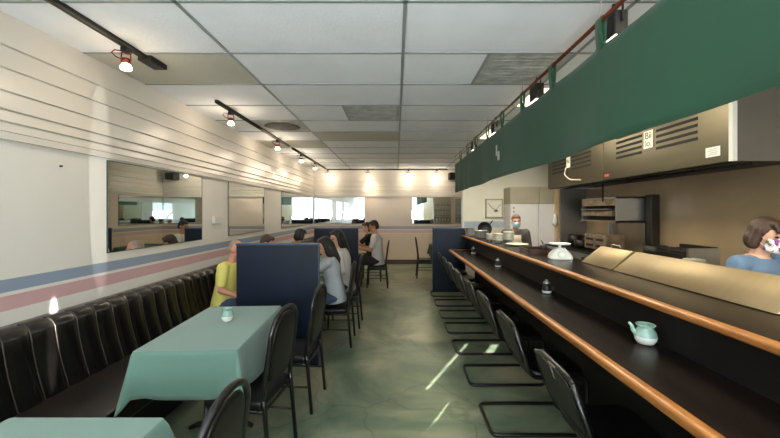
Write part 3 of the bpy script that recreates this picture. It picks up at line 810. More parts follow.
# salamander on its stand
sm = thing('salamander_broiler', 'steel salamander broiler mounted high on the kitchen wall', 'oven', (3.33, 5.45, 1.38))
sx, sy0, sy1, sz0, sz1 = 3.10, 5.0, 5.92, 1.40, 1.765
obj('side_panel', BX(sx, 3.60, sy0-.0, sy0+.02, sz0, sz1), 'steel_cool', sm, world=True)
obj('side_panel', BX(sx, 3.60, sy1-.02, sy1, sz0, sz1), 'steel_cool', sm, world=True)
obj('top', BX(sx, 3.60, sy0, sy1, sz1-.02, sz1), 'steel_cool', sm, world=True)
obj('floor_tray', BX(sx-.02, 3.60, sy0, sy1, sz0, sz0+.025), 'oven', sm, world=True)
obj('upper_front', BX(sx-.01, sx+.03, sy0+.02, sy1-.02, sz1-.12, sz1-.02), 'oven', sm, world=True)
obj('cavity', BX(sx+.06, 3.58, sy0+.02, sy1-.02, sz0+.03, sz1-.03), 'slot', sm, world=True)
obj('rack', BX(sx-.03, sx+.06, sy0+.06, sy1-.1, sz0+.09, sz0+.16, .004), 'oven', sm, world=True)
b = NB(); tube(b, fillet([(sx,sy0+.1,sz0+.19),(sx-.07,sy0+.1,sz0+.19),(sx-.07,sy1-.1,sz0+.19),(sx,sy1-.1,sz0+.19)], .02, 3), .009, 8); obj('handle', b, 'steel_cool', sm, world=True)
b = NB(); box(b, 3.52, 3.58, 5.02, 5.06, .9565, sz0); box(b, 3.52, 3.58, 5.86, 5.90, .9565, sz0); obj('stand', b, 'steel_cool', sm, world=True)
b = NB(); box(b, 3.50, 3.61, 4.86, 4.985, .9565, 1.79)  # dark box added for the shaded gap beside the broiler
single('shade_box', bevel(b, .006, 1), 'gap_shade', 'tall narrow dark box for the shade between the broiler and the bare steel wall', 'cabinet')
tb = thing('toaster_oven', 'squat steel toaster with slots under the broiler', 'oven', (3.05, 5.2, .99))
obj('body', BX(2.93, 3.2, 4.96, 5.52, 1.0, 1.225, .012), 'oven', tb, world=True)
b = NB()
for k in range(2):
    for j in range(2): box(b, 2.922, 2.935, 5.02+.26*j, 5.2+.26*j, 1.04+.09*k, 1.075+.09*k)
obj('drawer_front', b, 'slot', tb, world=True)
b = NB()
for j in range(3): ell(b, (2.925, 5.0+.24*j, 1.2), (.012,.012,.012), None, 10, 6)
obj('knob', b, 'steel_cool', tb, world=True)
gr = thing('tabletop_grill', 'dark open grill with a steel end beside the woman in blue', 'grill', (3.12, 3.85, .99))
obj('body', BX(2.96, 3.28, 3.62, 4.05, 1.0, 1.12, .006), 'iron', gr, world=True)
obj('steel_end', BX(2.96, 3.28, 3.59, 3.62, 1.0, 1.18, .004), 'steel_cool', gr, world=True)
b = NB()
for k in range(6): tube(b, [(2.97+.055*k, 3.63, 1.135), (2.97+.055*k, 4.05, 1.15)], .007, 6)
obj('grate', b, 'iron', gr, world=True)
obj('back_plate', BX(3.23, 3.28, 3.62, 4.05, 1.12, 1.19, .003), 'iron', gr, world=True)
b = NB(); rings(b, [[V((2.81+.13*i, 3.36+.13*j, .9565)) for i, j in ((0,0),(1,0),(1,1),(0,1))], [V((2.81+.13*i, 3.36+.13*j, 1.10)) for i, j in ((0,0),(1,0),(1,1),(0,1))]])
single('spice_box', bevel(b, .006, 1), 'ceramic_grey', 'pale box standing on the range before the open grill', 'box')
for i, (x, y, r, h, lb) in enumerate(((3.1, 6.15, .12, .16, 'dark saucepan on the range below the broiler by the pine post'), (2.98, 5.72, .1, .1, 'shallow dark saucepan on the range beside the toaster'), (3.2, 4.38, .13, .14, 'dark saucepan on the range before the dark shade box'))):
    t = thing('saucepan', lb, 'pan', (x, y, .998), (.4, PI, .8)[i], 'saucepans on the range')
    b = NB(); lathe(b, [(r*.9,0),(r,.01),(r,h),(r*.95,h),(r*.92,.012),(0,.01)], 20); obj('body', b, 'iron', t)
    b = NB(); tube(b, [(0,-r,h*.8),(0,-r-.16,h*.95)], [.01,.012], 8); obj('handle', b, 'matte_black', t)

# ceiling fixtures over the kitchen
for i, (y0, y1) in enumerate(((.3, 1.5), (3.52, 4.12), (5.30, 5.95))):  # first panel is unseen, added to light the kitchen
    t = thing('ceiling_light', ('unseen lit ceiling panel added over the kitchen near the front', 'lit ceiling panel behind the middle of the green banner', 'lit ceiling panel behind the far end of the green banner')[i], 'light', (1.8, (y0+y1)/2, ZC), 0, 'kitchen ceiling lights')
    obj('diffuser', BX(1.40, 2.0, y0, y1, ZC-.02, ZC-.006), 'tube', t, world=True)
    b = NB()
    for q in ((1.37,1.40,y0-.03,y1+.03),(2.0,2.03,y0-.03,y1+.03),(1.4,2.0,y0-.03,y0),(1.4,2.0,y1,y1+.03)): box(b, *q, ZC-.025, ZC-.004)
    obj('light_frame', b, 'trim_white', t, world=True)

# ------------------------------------------------------------------ banner, rod
BXp = 1.2
rd = thing('banner_rod', 'long copper coloured rod just under the ceiling above the bar', 'rod', (BXp, 4, 2.67))
b = NB(); tube(b, [(BXp, .4, 2.67), (BXp, 7.25, 2.67)], .013, 10); obj('pipe', b, 'copper', rd, world=True)
for y in (.79, 2.08, 3.37, 4.66, 5.95):
    b = NB(); tube(b, [(BXp, y, 2.693), (BXp, y, 2.794)], .004, 8); obj('hanger', b, 'tbar', rd, world=True)
bn = thing('green_banner', 'long dark green cloth banner hung on tabs above the bar', 'banner', (BXp, 4, 2.0))
b = NB(); NY, NZ = 150, 12; gv = []
tabs = [.79 + .645*k for k in range(10)]
tabs = [t_ for t_ in tabs if t_ < 7.2]
for j in range(NY+1):
    y = .45 + (7.2-.45)*j/NY
    dt = min(abs(y-t_) for t_ in tabs)
    ztop = 2.512 + .05*max(0, 1-dt/.06)**1.5 + .004*math.cos(dt/.32*PI)
    zbot = 1.945 + .006*mnoise.noise(V((y*.8, 3, 0))) + .006*math.sin(y*1.7)
    row = []
    for i in range(NZ+1):
        t_ = i/NZ; z = ztop + (zbot-ztop)*t_
        amp = .008 + .034*t_
        farw = max(0, (y-5.2)/2)
        x = BXp + amp*mnoise.noise(V((y*1.5, 1.7, t_*.5))) + .02*farw*t_*math.sin(y*14) + .012*t_*math.sin(y*5.3)
        row.append(b.verts.new((x, y, z)))
    gv.append(row)
for j in range(NY):
    for i in range(NZ):
        fc = b.faces.new((gv[j][i], gv[j][i+1], gv[j+1][i+1], gv[j+1][i])); fc.smooth = True
solid(obj('cloth', b, 'banner', bn, world=True), .003)
for y in tabs:
    b = NB(); rs = []
    w = .03
    path = [(BXp-.004, 2.50), (BXp-.016, 2.60), (BXp-.0175, 2.67), (BXp-.010, 2.686), (BXp, 2.690), (BXp+.010, 2.686), (BXp+.0175, 2.67), (BXp+.016, 2.60), (BXp+.006, 2.50)]
    r0 = [b.verts.new((x, y-w*(1+.25*(2.69-z)/.19), z)) for x, z in path]; r1 = [b.verts.new((x, y+w*(1+.25*(2.69-z)/.19), z)) for x, z in path]
    for i in range(len(path)-1): b.faces.new((r0[i], r0[i+1], r1[i+1], r1[i])).smooth = True
    solid(obj('hanging_tab', b, 'banner', bn, world=True), .002)
b = NB()
def onb(y, z): return (BXp-.052, y, z)
box(b, BXp-.05, BXp-.046, 4.155, 4.20, 2.21, 2.335); 
box(b, BXp-.05, BXp-.046, 4.06, 4.13, 2.15, 2.25)
for k in range(2): box(b, BXp-.0505, BXp-.0455, 4.08, 4.11, 2.165+.04*k, 2.19+.04*k)
obj('printed_mark', b, 'white_print', bn, world=True, label='white printed character on the banner').location.x += .03

# track lights
def rail(pts, label, feed=None):
    t = thing('track_rail', label, 'light rail', pts[0], 0, 'black ceiling light rails')
    a, c_ = V(pts[0]), V(pts[1]); b = NB()
    if abs(a.x-c_.x) < abs(a.y-c_.y): rings(b, [[V((q.x-.018,q.y,2.765)),V((q.x+.018,q.y,2.765)),V((q.x+.018,q.y,2.799)),V((q.x-.018,q.y,2.799))] for q in (a, c_)])
    else: rings(b, [[V((q.x,q.y-.018,2.765)),V((q.x,q.y+.018,2.765)),V((q.x,q.y+.018,2.799)),V((q.x,q.y-.018,2.799))] for q in (a, c_)])
    obj('rail_body', b, 'matte_black', t, world=True)
    if feed is not None: obj('feed_box', BX(feed[0]-.055, feed[0]+.055, feed[1]-.1, feed[1]+.1, 2.755, 2.799, .008), 'matte_black', t, world=True)
RXx = -2.0
rail([(RXx, .5, 2.78), (RXx, 2.98, 2.78)], 'black light rail holding the red bracket lamp above the pot table', (RXx, 2.92))
rail([(RXx, 3.95, 2.78), (RXx, 6.62, 2.78)], 'black light rail above the man in yellow, holding two lamps')
rail([(RXx, 6.85, 2.78), (RXx, 10.28, 2.78)], 'black light rail along the striped wall running into the far corner')
rail([(RXx+.02, 10.28, 2.78), (1.5, 10.28, 2.78)], 'black light rail across the far wall')
def make_lamp(label, hot=True):
    t = thing('track_lamp', label, 'lamp', (0,0,0), 0, 'bracket lamps on the light rails')
    b = NB(); box(b, -.02, .02, -.03, .03, -.035, 0); obj('rail_clip', b, 'matte_black', t)
    b = NB()
    for s in (-1, 1): tube(b, [(s*.034, 0, -.03), (s*.036, 0, -.10)], .0045, 6)
    tube(b, [(-.036,0,-.034),(.036,0,-.034)], .0045, 6); obj('bracket', b, 'lamp_red', t)
    b = NB(); lathe(b, [(.018,-.075),(.03,-.08),(.03,-.115),(.02,-.12)], 14); obj('socket', b, 'lamp_red', t)
    b = NB(); lathe(b, [(.022,-.118),(.036,-.140),(.038,-.150),(.030,-.160),(0,-.164)], 16); obj('bulb', b, 'bulb', t)
    b = NB(); tube(b, [(-.03,0,-.02),(-.07,-.02,-.02),(-.085,-.03,-.045),(-.06,-.02,-.07),(-.025,0,-.085)], .005, 6); obj('cable_loop', b, 'lamp_red', t)
    return t
lamps = [(RXx, 2.63, 'lamp with a red bracket on the first light rail above the pot table'), (RXx, 4.30, 'lamp on the second light rail, the one with the larger glow'),
         (RXx, 6.0, 'lamp near the far end of the second light rail'), (RXx, 7.5, 'first lamp on the wall rail running into the far corner'), (RXx, 8.75, 'second lamp on the wall rail running into the far corner'),
         (-1.97, 10.28, 'lamp in the far corner where two light rails meet'), (-.81, 10.28, 'lamp on the far rail above the warm pool of light'), (.36, 10.28, 'lamp on the far rail above the far wall mirror beside the bar'), (1.18, 10.28, 'lamp on the far rail nearest the black speaker')]
lamps[-1] = (1.18, 10.28, 'lamp on the far rail beside the black speaker')
L0 = make_lamp('')
for i, (x, y, lb) in enumerate(lamps):
    o = L0 if i == 0 else dup(L0, (0,0,0))
    o.location = (x, y, 2.764); o['label'] = lb
# fixtures clipped to the banner side, shining into the kitchen
def make_wash(label):
    t = thing('wash_light', label, 'lamp', (0,0,0), 0, 'black wash lamps behind the banner')
    b = NB(); box(b, -.04, .04, -.075, .075, -.17, -.03); bevel(b, .006, 1); obj('housing', b, 'matte_black', t)
    b = NB(); box(b, -.03, .03, -.065, .065, -.174, -.169); obj('lens', b, 'bulb_cool', t)
    b = NB(); tube(b, [(0,-.085,-.1),(0,-.085,.0),(0,.085,.0),(0,.085,-.1)], .007, 6); tube(b, [(0,0,0),(0,0,.039)], .01, 8); obj('yoke', b, 'matte_black', t)
    return t
w0 = make_wash('')
for i, (y, lb) in enumerate(((2.12, 'black wash lamp behind the banner at the top picture edge'), (3.28, 'black wash lamp behind the banner beside the bright ceiling panel'), (4.65, 'black wash lamp behind the banner before the far ceiling panel'), (5.9, 'black wash lamp behind the far end of the banner'))):
    o = w0 if i == 0 else dup(w0, (0,0,0))
    o.location = (1.30, y, 2.75); o['label'] = lb

# vents in the ceiling
def vent(x0, x1, y0, y1, label, oval):
    t = thing('air_vent', label, 'vent', ((x0+x1)/2, (y0+y1)/2, ZC), 0, 'ceiling air vents')
    obj('panel', BX(x0, x1, y0, y1, ZC-.005, ZC-.0005), 'vent', t, world=True)
    b = NB(); c = V(((x0+x1)/2, (y0+y1)/2, ZC-.006))
    if oval:
        lathe(b, [(.25,-.001),(.22,-.010),(.17,-.004),(.13,-.012),(.08,-.005),(.04,-.012),(0,-.012)], 32, c); obj('diffuser_ring', b, 'soot', t, world=True)
    else:
        for k in range(9):
            y = y0+.05+(y1-y0-.1)*k/8; box(b, x0+.04, x1-.04, y-.008, y+.008, ZC-.009, ZC-.0055)
        obj('louver', b, 'vent', t, world=True)
g_ = .016
vent(x0+p+g_, x0+2*p-g_, cell(4)+g_, cell(5)-g_, 'mottled grey air vent panel in the ceiling beside the green banner', False)
vent(x0-p+g_, x0-g_, cell(6)+g_, cell(7)-g_, 'mottled grey air vent panel in the middle of the ceiling', False)
vent(x0-3*p+g_, x0-2*p-g_, cell(7)+g_, cell(8)-g_, 'sooty round air vent beside the second light rail', True)
# small wall things
b = NB(); box(b, XL, XL+.035, 4.75, 4.97, 1.39, 1.49); bevel(b, .006, 1)
th_ = single('wall_mounted_thermostat', b, 'trim_white', 'small white thermostat box between two wall mirrors', 'thermostat')
b = NB(); tube(b, [(XL-.002, 2.60, 1.885), (XL+.015, 2.60, 1.887)], .007, 8)
single('wall_nail', b, 'ink', 'small dark nail in the cream wall before the wide mirror', 'nail')
spk = thing('wall_speaker', 'small black speaker in the upper far corner beside the banner', 'speaker', (1.68, 10.42, 2.58))
obj('cabinet', BX(1.55, 1.81, 10.30, 10.575, 2.50, 2.70, .008), 'matte_black', spk, world=True)
obj('grille', BX(1.565, 1.795, 10.292, 10.302, 2.515, 2.685), 'slot', spk, world=True)
# cup shelf on the alcove side of the kitchen wall (seen in the far mirrors)
cs_ = thing('cup_shelf', 'white wall shelf of cups, seen in the far wall mirror by the bar', 'shelf', (1.75, YE+.2, 1.2))
for k in range(4): obj('shelf_board', BX(1.47, 2.05, YE+.152, YE+.30, 1.20+.2*k, 1.215+.2*k), 'steel_cool', cs_, world=True)
cup = None
for k in range(4):
    for j in range(5):
        if cup is None:
            b = lathe(NB(), [(.028,0),(.034,.005),(.04,.09),(.037,.09),(.032,.008),(0,.008)], 14); c = cup = single('cup', b, 'ceramic', 'white cup on the wall shelf seen in the far mirror', 'cup', group='white cups on the wall shelf')
        else: c = cup.copy(); COL.objects.link(c)
        c.location = (1.53+.11*j, YE+.225, 1.2155+.2*k)

# ------------------------------------------------------------------ people
def remeshed(bm, vox, smooth=3):
    me = bpy.data.meshes.new('tmp'); bmesh.ops.recalc_face_normals(bm, faces=list(bm.faces)); bm.to_mesh(me); bm.free()
    o = bpy.data.objects.new('tmp', me); COL.objects.link(o)
    r = o.modifiers.new('r', 'REMESH'); r.mode = 'VOXEL'; r.voxel_size = vox
    if smooth:
        s = o.modifiers.new('s', 'SMOOTH'); s.factor = .5; s.iterations = smooth
    dg = bpy.context.evaluated_depsgraph_get(); dg.update()
    m2 = bpy.data.meshes.new_from_object(o.evaluated_get(dg))
    bpy.data.objects.remove(o); bpy.data.meshes.remove(me)
    out = NB(); out.from_mesh(m2); bpy.data.meshes.remove(m2)
    return out
def ik(a, t, l1, l2, hint):
    a, t = V(a), V(t); d = t - a; D = min(max(d.length, .08), (l1+l2)*.995); u = d.normalized(); t = a + u*D
    x = (l1*l1 - l2*l2 + D*D) / (2*D); h = math.sqrt(max(l1*l1 - x*x, 0))
    hv = V(hint); hv = (hv - u*hv.dot(u)).normalized()
    return a + u*x + hv*h, t
def orient(fwd, up=(0,0,1)):
    f_ = V(fwd).normalized(); r_ = f_.cross(V(up)).normalized(); u_ = r_.cross(f_)
    return Matrix((r_, f_, u_)).transposed()        # columns: right, forward, up
def torso_rings(secs, right, infl, up):
    rs = []
    for c, rx, ry in secs:
        ring = []
        fw = up.cross(right)
        for k in range(20):
            a = 2*PI*k/20; c_, s_ = math.cos(a), math.sin(a)
            ring.append(V(c) + right*((rx+infl)*math.copysign(abs(c_)**.85, c_)) + fw*((ry+infl)*math.copysign(abs(s_)**.9, s_)))
        rs.append(ring)
    return rs
def person(label, loc, rz, s=1.0, seated=True, seat=.47, lean=.15, skin='skin', top='white_shirt', bottom='dark_trousers', hair=('hair_black', 'short'),
           shoes='shoe', sleeve='short', hands=((.14,.30,.62),(-.14,.30,.62)), look=(0,1,-.15), build=1.0, vox=.008, mask=None, apron=False, headfwd=.03, legs_fwd=.37, group=None, hip_z=None):
    root = thing('person', label, 'person', loc, rz, group)
    sl, cl = math.sin(lean), math.cos(lean); up = V((0, sl, cl)); R = V((1,0,0))
    pz = (seat + .148) if seated else (hip_z or .86*s)
    pel = V((0,0,pz))
    if not seated: pel = V((0, -.5*sl*.4, pz))
    at = lambda h: pel + up*(h*s)
    shw = .165*s*build
    sh = {1: at(.455) + R*shw, -1: at(.455) - R*shw}
    nb = at(.50); hd_c = nb + V((0, headfwd + .06*sl, .0)) + up*.045*s + V((0,0,.105*s))
    O = orient(look)
    hip = {k: pel + R*(k*.085*s) + V((0,.0,-.045 if seated else -.03)) for k in (1,-1)}
    if seated:
        knee = {k: V((k*.115, legs_fwd, seat+.082)) for k in (1,-1)}; ank = {k: V((k*.11, legs_fwd+.0, .085)) for k in (1,-1)}
    else:
        knee = {k: V((k*.095, .02, .47*s)) for k in (1,-1)}; ank = {k: V((k*.10, -.02, .085)) for k in (1,-1)}
    toe = {k: ank[k] + V((k*.015, .155, -.05)) for k in (1,-1)}
    l1, l2 = .285*s, .245*s
    arm = {}
    for k, t in zip((1,-1), hands):
        el, wr = ik(sh[k], t, l1, l2, (k*.5, -.55, -.6)); arm[k] = (el, wr)
    secs = [(at(-.10), .13*build*s, .10*s), (at(-.02), .16*build*s, .115*s), (at(.10), .148*build*s, .108*s), (at(.20), .138*build*s, .102*s), (at(.33), .158*build*s, .115*s), (at(.42), .165*build*s, .102*s), (at(.475), .115*s, .078*s), (at(.50), .062*s, .06*s)]
    # body: one continuous surface
    b = NB(); rings(b, torso_rings(secs, R, 0, up))
    capsule(b, at(.46), hd_c - V((0,.01,.03)), .056*s, .05*s)
    def H(x, y, z): return hd_c + O @ V((x*s, y*s, z*s))
    ell(b, H(0,-.008,.02), (.074*s,.094*s,.098*s), O); ell(b, H(0,.022,-.045), (.058*s,.066*s,.075*s), O); ell(b, H(0,.05,-.09), (.03*s,.03*s,.028*s), O)
    capsule(b, H(0,.085,.02), H(0,.108,-.022), .010*s, .017*s); ell(b, H(0,.093,-.062), (.026*s,.014*s,.014*s), O)
    for k in (1,-1):
        ell(b, H(k*.076,-.005,-.005), (.010*s,.022*s,.034*s), O); ell(b, H(k*.034,.08,.026), (.022*s,.012*s,.008*s), O)
        el, wr = arm[k]
        capsule(b, at(.44), sh[k] - V((0,0,.02)), .07*s, .056*s)
        capsule(b, sh[k] - V((0,0,.015)), el, .052*s*build, .040*s); capsule(b, el, wr, .041*s, .027*s)
        # hand
        d = (wr - el).normalized(); side = d.cross(V((0,0,1)));
        if side.length < .2: side = V((1,0,0))
        side.normalize(); nrm = side.cross(d).normalized()
        if nrm.z > 0: nrm = -nrm
        HR = Matrix((side, d, nrm)).transposed()
        pc = wr + d*.05*s
        ell(b, pc, (.040*s,.052*s,.017*s), HR, 14, 8); capsule(b, wr, pc, .026*s, .022*s)
        for i, (off, ln) in enumerate(((-.029,.062),(-.010,.072),(.010,.068),(.029,.052))):
            p0 = pc + d*.04*s + side*off*s; p1 = p0 + (d*.75 + nrm*.35)*ln*.55*s; p2 = p1 + (d*.3 + nrm*.8)*ln*.5*s
            capsule(b, p0, p1, .0088*s, .0085*s, 8); capsule(b, p1, p2, .0085*s, .0072*s, 8)
        ts = -k; p0 = pc - d*.025*s + side*ts*.03*s; p1 = p0 + (side*ts*.7 + d*.6 + nrm*.2)*.035*s; p2 = p1 + (d*.8 + nrm*.4)*.03*s
        capsule(b, p0, p1, .012*s, .010*s, 8); capsule(b, p1, p2, .010*s, .008*s, 8)
        capsule(b, hip[k], knee[k], .082*s*build, .056*s); capsule(b, knee[k], ank[k], .056*s, .038*s)
        capsule(b, ank[k] + V((0,-.02,-.03)), toe[k], .038*s, .027*s)
    body = obj('body', remeshed(b, vox, 3), skin, root, smooth=True)
    # clothes
    sv = max(vox, .009)
    b = NB(); lo = [(at(-.13), .15*build*s, .118*s)] + secs[1:-1] + [(at(.492), .075*s, .068*s)]
    rings(b, torso_rings(lo, R, .012, up))
    for k in (1,-1):
        el, wr = arm[k]
        capsule(b, at(.43), sh[k] - V((0,0,.02)), .078*s, .067*s)
        if sleeve == 'short': capsule(b, sh[k]-V((0,0,.015)), sh[k].lerp(el, .72), .066*s*build, .060*s)
        else: capsule(b, sh[k]-V((0,0,.015)), el, .066*s*build, .054*s); capsule(b, el, el.lerp(wr, .9), .054*s, .038*s)
    obj('shirt', remeshed(b, sv, 4), top, root, smooth=True)
    b = NB(); rings(b, torso_rings([(at(-.12), .125*build*s, .10*s)] + [(at(-.10), .15*build*s, .112*s), (at(-.02), .165*build*s, .12*s), (at(.06), .155*build*s, .115*s)], R, .006, up))
    for k in (1,-1):
        capsule(b, hip[k], knee[k], .092*s*build, .066*s); capsule(b, knee[k], ank[k] + V((0,0,.03)), .066*s, .052*s)
    obj('trousers', remeshed(b, sv, 3), bottom, root, smooth=True)
    for k in (1,-1):
        b = NB(); capsule(b, ank[k] + V((0,-.025,-.035)), toe[k], .046*s, .036*s); capsule(b, ank[k]+V((0,-.01,-.03)), ank[k]+V((0,-.01,.0)), .045*s, .042*s)
        bb = remeshed(b, .008, 2)
        for v in bb.verts: v.co.z = max(v.co.z, .001)
        obj('shoe', bb, shoes, root, smooth=True)
    if apron:
        b = NB(); rs = []
        fw = up.cross(R)
        for h, hw in ((.40,.09),(.30,.11),(.12,.15),(-.05,.16),(-.35,.16)):
            c = at(h) + (-fw if fw.y < 0 else fw)*.0
            rs.append([c + R*(hw*math.sin(a)) + V((0,1,0))*(.135 + (.02 if h < 0 else 0))*math.cos(a*.8) for a in [(-1 + 2*i/8) for i in range(9)]])
        vs = [[b.verts.new(q) for q in r] for r in rs]
        for i in range(len(vs)-1):
            for j in range(8): b.faces.new((vs[i][j], vs[i][j+1], vs[i+1][j+1], vs[i+1][j]))
        solid(obj('apron', b, 'apron', root, smooth=True), .004)
    # hair
    hm, st = hair; b = NB()
    if st == 'bald':
        for k in (1,-1): ell(b, H(k*.058,-.045,-.005), (.022*s,.048*s,.04*s), O)
        ell(b, H(0,-.078,-.005), (.06*s,.026*s,.045*s), O)
        ell(b, H(0,-.03,.04), (.07*s,.075*s,.0805*s), O)
    else:
        ell(b, H(0,-.022,.036), (.083*s,.094*s,.094*s), O); ell(b, H(0,-.05,-.01), (.078*s,.062*s,.075*s), O)
        ell(b, H(0,.03,.088), (.06*s,.05*s,.032*s), O)
        if st == 'bob':
            for k in (-.045,-.015,.02,.05): capsule(b, H(k,.055,.095), H(k*1.15,.092,.05), .020*s, .013*s)
            for k in (1,-1): capsule(b, H(k*.07,-.01,.04), H(k*.078,-.01,-.075), .03*s, .032*s)
            ell(b, H(0,-.055,-.04), (.085*s,.06*s,.085*s), O)
        if st == 'long':
            for k in (1,-1):
                capsule(b, H(k*.068,.0,.05), H(k*.075,.01,-.09), .028*s, .032*s); capsule(b, H(k*.075,.01,-.09), H(k*.08,-.02,-.24), .032*s, .03*s)
            capsule(b, H(0,-.06,0), H(0,-.085,-.24), .075*s, .06*s)
            for k in (-.045,.045): capsule(b, H(k,-.06,-.05), H(k,-.085,-.27), .05*s, .035*s)
    obj('hair', remeshed(b, .008, 2), hm, root, smooth=True)
    for k in (1,-1):
        b = NB(); ell(b, H(k*.033,.076,.008), (.014*s,.010*s,.007*s), O, 12, 8); obj('eye', b, 'eye', root)
        if st != 'bald':
            b = NB(); capsule(b, H(k*.018,.089,.034), H(k*.05,.076,.034), .004*s, .003*s, 6); obj('eyebrow', b, hm, root)
    if not mask:
        b = NB(); ell(b, H(0,.102,-.062), (.022*s,.007*s,.006*s), O, 12, 8); obj('lips', b, 'lip', root)
    else:
        b = NB(); vs = []
        for i in range(9):
            t = i/8; z = .012 - .122*t
            row = []
            for j in range(15):
                u = -1 + 2*j/14; a = u*1.25
                rr = .093 - .018*abs(t-.35)*1.2
                y = .018 + (rr + .028*max(0,1-abs(u)*1.7)*(1-abs(t-.35)*.8)) * math.cos(a) * (1 - .12*t)
                zz = z*(1-.35*abs(u)) - .018*abs(u)
                row.append(b.verts.new(H(.079*math.sin(a)*(1-.12*t), y, zz)))
            vs.append(row)
        for i in range(8):
            for j in range(14): b.faces.new((vs[i][j], vs[i][j+1], vs[i+1][j+1], vs[i+1][j])).smooth = True
        mk = solid(obj('face_mask', b, mask, root, label='face mask'), .003)
        for k in (1,-1):
            b = NB(); tube(b, [H(k*.072,.035,-.015), H(k*.086,-.012,.015), H(k*.084,-.022,-.03), H(k*.068,.04,-.06)], .002, 6); obj('ear_loop', b, 'trim_white', mk)
    return root
WEST, EAST = PI/2, -PI/2
person('balding man in a yellow short sleeved shirt, seated on the banquette beside the blue divider', (-2.005, 4.14, 0), EAST, .91, seat=.38, lean=.17, skin='skin_pink', top='yellow', bottom='denim', hair=('hair_grey','bald'),
       hands=((.17,.27,.60),(-.12,.34,.80)), look=(.15,1,-.25), build=1.12, vox=.007, headfwd=.05, legs_fwd=.42)
person('dark haired person on the banquette, only the hair showing over the blue divider', (-1.93, 4.9, 0), EAST, .93, seat=.38, lean=.22, top='black_shirt', hair=('hair_brown','short'), look=(0,1,-.4), vox=.01, hands=((.14,.34,.79),(-.14,.34,.79)))
person('dark haired person in black on the banquette before the far blue divider', (-1.90, 6.45, 0), EAST, .95, seat=.38, lean=.22, top='black_shirt', hair=('hair_black','bob'), look=(-.9,.6,-.3), vox=.01, hands=((.14,.34,.79),(-.14,.34,.79)))
person('long haired woman in a grey knit top, seated with hands raised to her face', (-.715, 4.24, 0), WEST, .87, seat=.442, lean=.20, skin='skin_light', top='grey_knit', bottom='denim', hair=('hair_black','long'), sleeve='long', shoes='shoe_white',
       hands=((.07,.30,.98),(-.07,.30,1.0)), look=(-.4,1,-.4), build=.92, vox=.007, legs_fwd=.29)
person('long haired woman in a white top, seated and looking down', (-.69, 4.89, 0), WEST, .94, seat=.442, lean=.17, skin='skin_light', top='white_shirt', bottom='dark_trousers', hair=('hair_black','long'), sleeve='long',
       hands=((.12,.20,.80),(-.12,.20,.80)), look=(-.75,1,-.4), build=.92, vox=.008, legs_fwd=.36)
person('short haired man in a white shirt, seated next to the woman in black', (-.375, 7.40, 0), WEST, 1.02, seat=.442, lean=.10, skin='skin', top='white_shirt', bottom='dark_trousers', hair=('hair_black','short'),
       hands=((.12,.36,.80),(-.12,.36,.80)), look=(-.15,1,-.35), vox=.01, legs_fwd=.40)
person('bobbed haired woman in a black top, hand at cheek, seated by the man in white', (-.55, 8.10, 0), WEST, .95, seat=.442, lean=.16, skin='skin_light', top='black_shirt', bottom='dark_trousers', hair=('hair_brown','bob'),
       hands=((.12,.36,.79),(-.05,.34,1.02)), look=(-1.1,1,-.1), build=.92, vox=.01)
person('man in a charcoal jacket and pale blue face mask, standing behind the bowls', (2.05, 6.12, 0), math.radians(172), .93, seated=False, lean=.22, skin='skin_pink', top='chef_grey', bottom='dark_trousers', hair=('hair_dull','short'), sleeve='long',
       hands=((.10,.20,.95),(-.10,.20,.95)), look=(0,1,-.2), build=1.12, vox=.008, mask='mask_blue', apron=True)
person('woman in a slate blue shirt and floral face mask, standing behind the long steel cover', (2.42, 2.42, 0), math.radians(-166), .93, seated=False, lean=.15, skin='skin_light', top='blue_shirt', bottom='dark_trousers', hair=('hair_brown','bob'), sleeve='short',
       hands=((.16,.24,.98),(-.16,.24,.98)), look=(0,1,-.28), build=1.08, vox=.006, mask='mask_floral')

# ------------------------------------------------------------------ outside
struct('ground_outside', BX(-14, 14, -24, YF-.2, -.2, -.1), 'asphalt')

# ------------------------------------------------------------------ light
def light(name, kind, loc, energy, color, rot=None, **kw):
    l = bpy.data.lights.new(name, kind); l.energy = energy; l.color = color
    for k, v in kw.items(): setattr(l, k, v)
    o = bpy.data.objects.new(name, l); COL.objects.link(o); o.location = loc
    if rot is not None: o.rotation_euler = rot
    return o
def aim(o, t):
    o.rotation_euler = (V(t) - o.location).to_track_quat('-Z', 'Y').to_euler()
W_ = S.world = bpy.data.worlds.new('world'); W_.use_nodes = True
nt = W_.node_tree; sky = nt.nodes.new('ShaderNodeTexSky'); sky.sky_type = 'NISHITA'; sky.sun_disc = False
sky.sun_elevation = SUN_EL; sky.sun_rotation = math.radians(200)
nt.links.new(sky.outputs[0], nt.nodes['Background'].inputs[0]); nt.nodes['Background'].inputs[1].default_value = .25
sun = light('sun', 'SUN', (-6,-10,6), 34, (1,.97,.9), angle=math.radians(.25))
sd = V((math.sin(SUN_AZ)*math.cos(SUN_EL), math.cos(SUN_AZ)*math.cos(SUN_EL), -math.sin(SUN_EL)))
sun.rotation_euler = sd.to_track_quat('-Z', 'Y').to_euler()
# daylight entering through the front windows
for i, (a, b_) in enumerate(WX):
    for k in range(3):
        w3 = (b_-a)/3
        o = light('window_daylight', 'AREA', (a+w3*(k+.5), YF+.07, 1.62), (15, 32, 34)[i], (.93,.97,1), shape='RECTANGLE', size=w3*.68, size_y=1.7)
        o.rotation_euler = V((0,1,1.5)).to_track_quat('-Z','Y').to_euler()
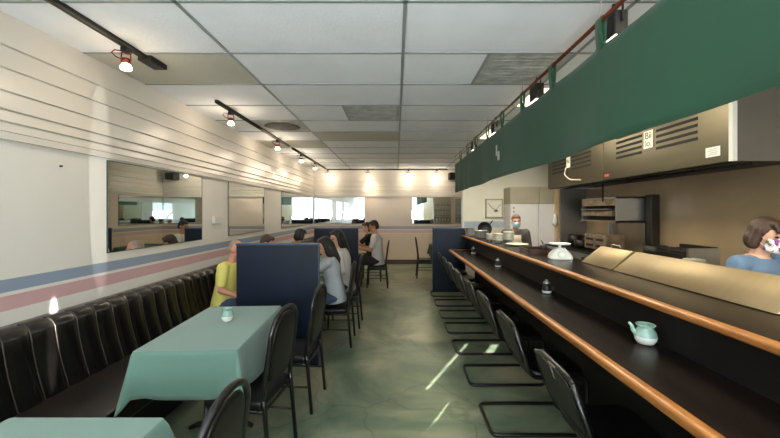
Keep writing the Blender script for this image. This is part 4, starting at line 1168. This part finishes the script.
# bulbs
for i, (x, y, lb) in enumerate(lamps):
    o = light('bulb_light', 'SPOT', (x, y, 2.59), (6, 9, 10, 10, 9, 5, 26, 5, 5)[i], (1,.8,.58), shadow_soft_size=.04, spot_size=math.radians(160), spot_blend=1)
    light('bulb_glow', 'POINT', (x, y, 2.595), (2, 6, 8, 10, 10, 7, 6, 10, 10)[i], (1,.86,.7), shadow_soft_size=.035)
    if i == 6: o.data.spot_size = math.radians(85); aim(o, (x+.1, YB, 2.1))
    else: aim(o, (x, y-.15, 0))
for y in (2.12, 3.28, 4.65, 5.9):
    o = light('wash_beam', 'SPOT', (1.30, y, 2.56), 9, (1,.9,.75), shadow_soft_size=.05, spot_size=math.radians(100), spot_blend=.7); aim(o, (2.2, y, .9))
for y0, y1 in ((.3,1.5),(3.52,4.12),(5.30,5.95)):  # first one belongs to the added, unseen panel
    o = light('panel_light', 'AREA', (1.7, (y0+y1)/2, ZC-.03), 33, (1,.93,.74), shape='RECTANGLE', size=.58, size_y=(y1-y0)*.95); o.rotation_euler = (0,0,0)

# sun glints thrown back in by cars on the street: narrow upright strips
def glint(src, dst, energy, half):
    o = light('street_glint', 'SPOT', src, energy, (1,.97,.92), shadow_soft_size=.01, spot_size=2*half, spot_blend=.25)
    aim(o, dst); o.scale = (.08, 1, 1)
glint((1.3,-1.5,2.35), (-2.3,2.38,.68), 7000, math.radians(3.4))
glint((1.3,-1.5,1.5), (-2.44,2.93,1.75), 500, math.radians(9))
# ------------------------------------------------------------------ camera
cam = bpy.data.cameras.new('camera'); co = bpy.data.objects.new('camera', cam); COL.objects.link(co)
co.location = (0,0,CAMZ); co.rotation_euler = (PI/2,0,0)
cam.sensor_fit = 'HORIZONTAL'; cam.sensor_width = 36; cam.lens = F/780*36
cam.shift_x = -6/780; cam.shift_y = -7/780; cam.clip_start = .05; cam.clip_end = 100
S.camera = co
S.view_settings.view_transform = 'Standard'; S.view_settings.look = 'None'; S.view_settings.gamma = 1; S.view_settings.exposure = 0.42
S.view_settings.use_curve_mapping = False
S.cycles.max_bounces = 10; S.cycles.glossy_bounces = 6; S.cycles.diffuse_bounces = 7
S.cycles.sample_clamp_indirect = 6
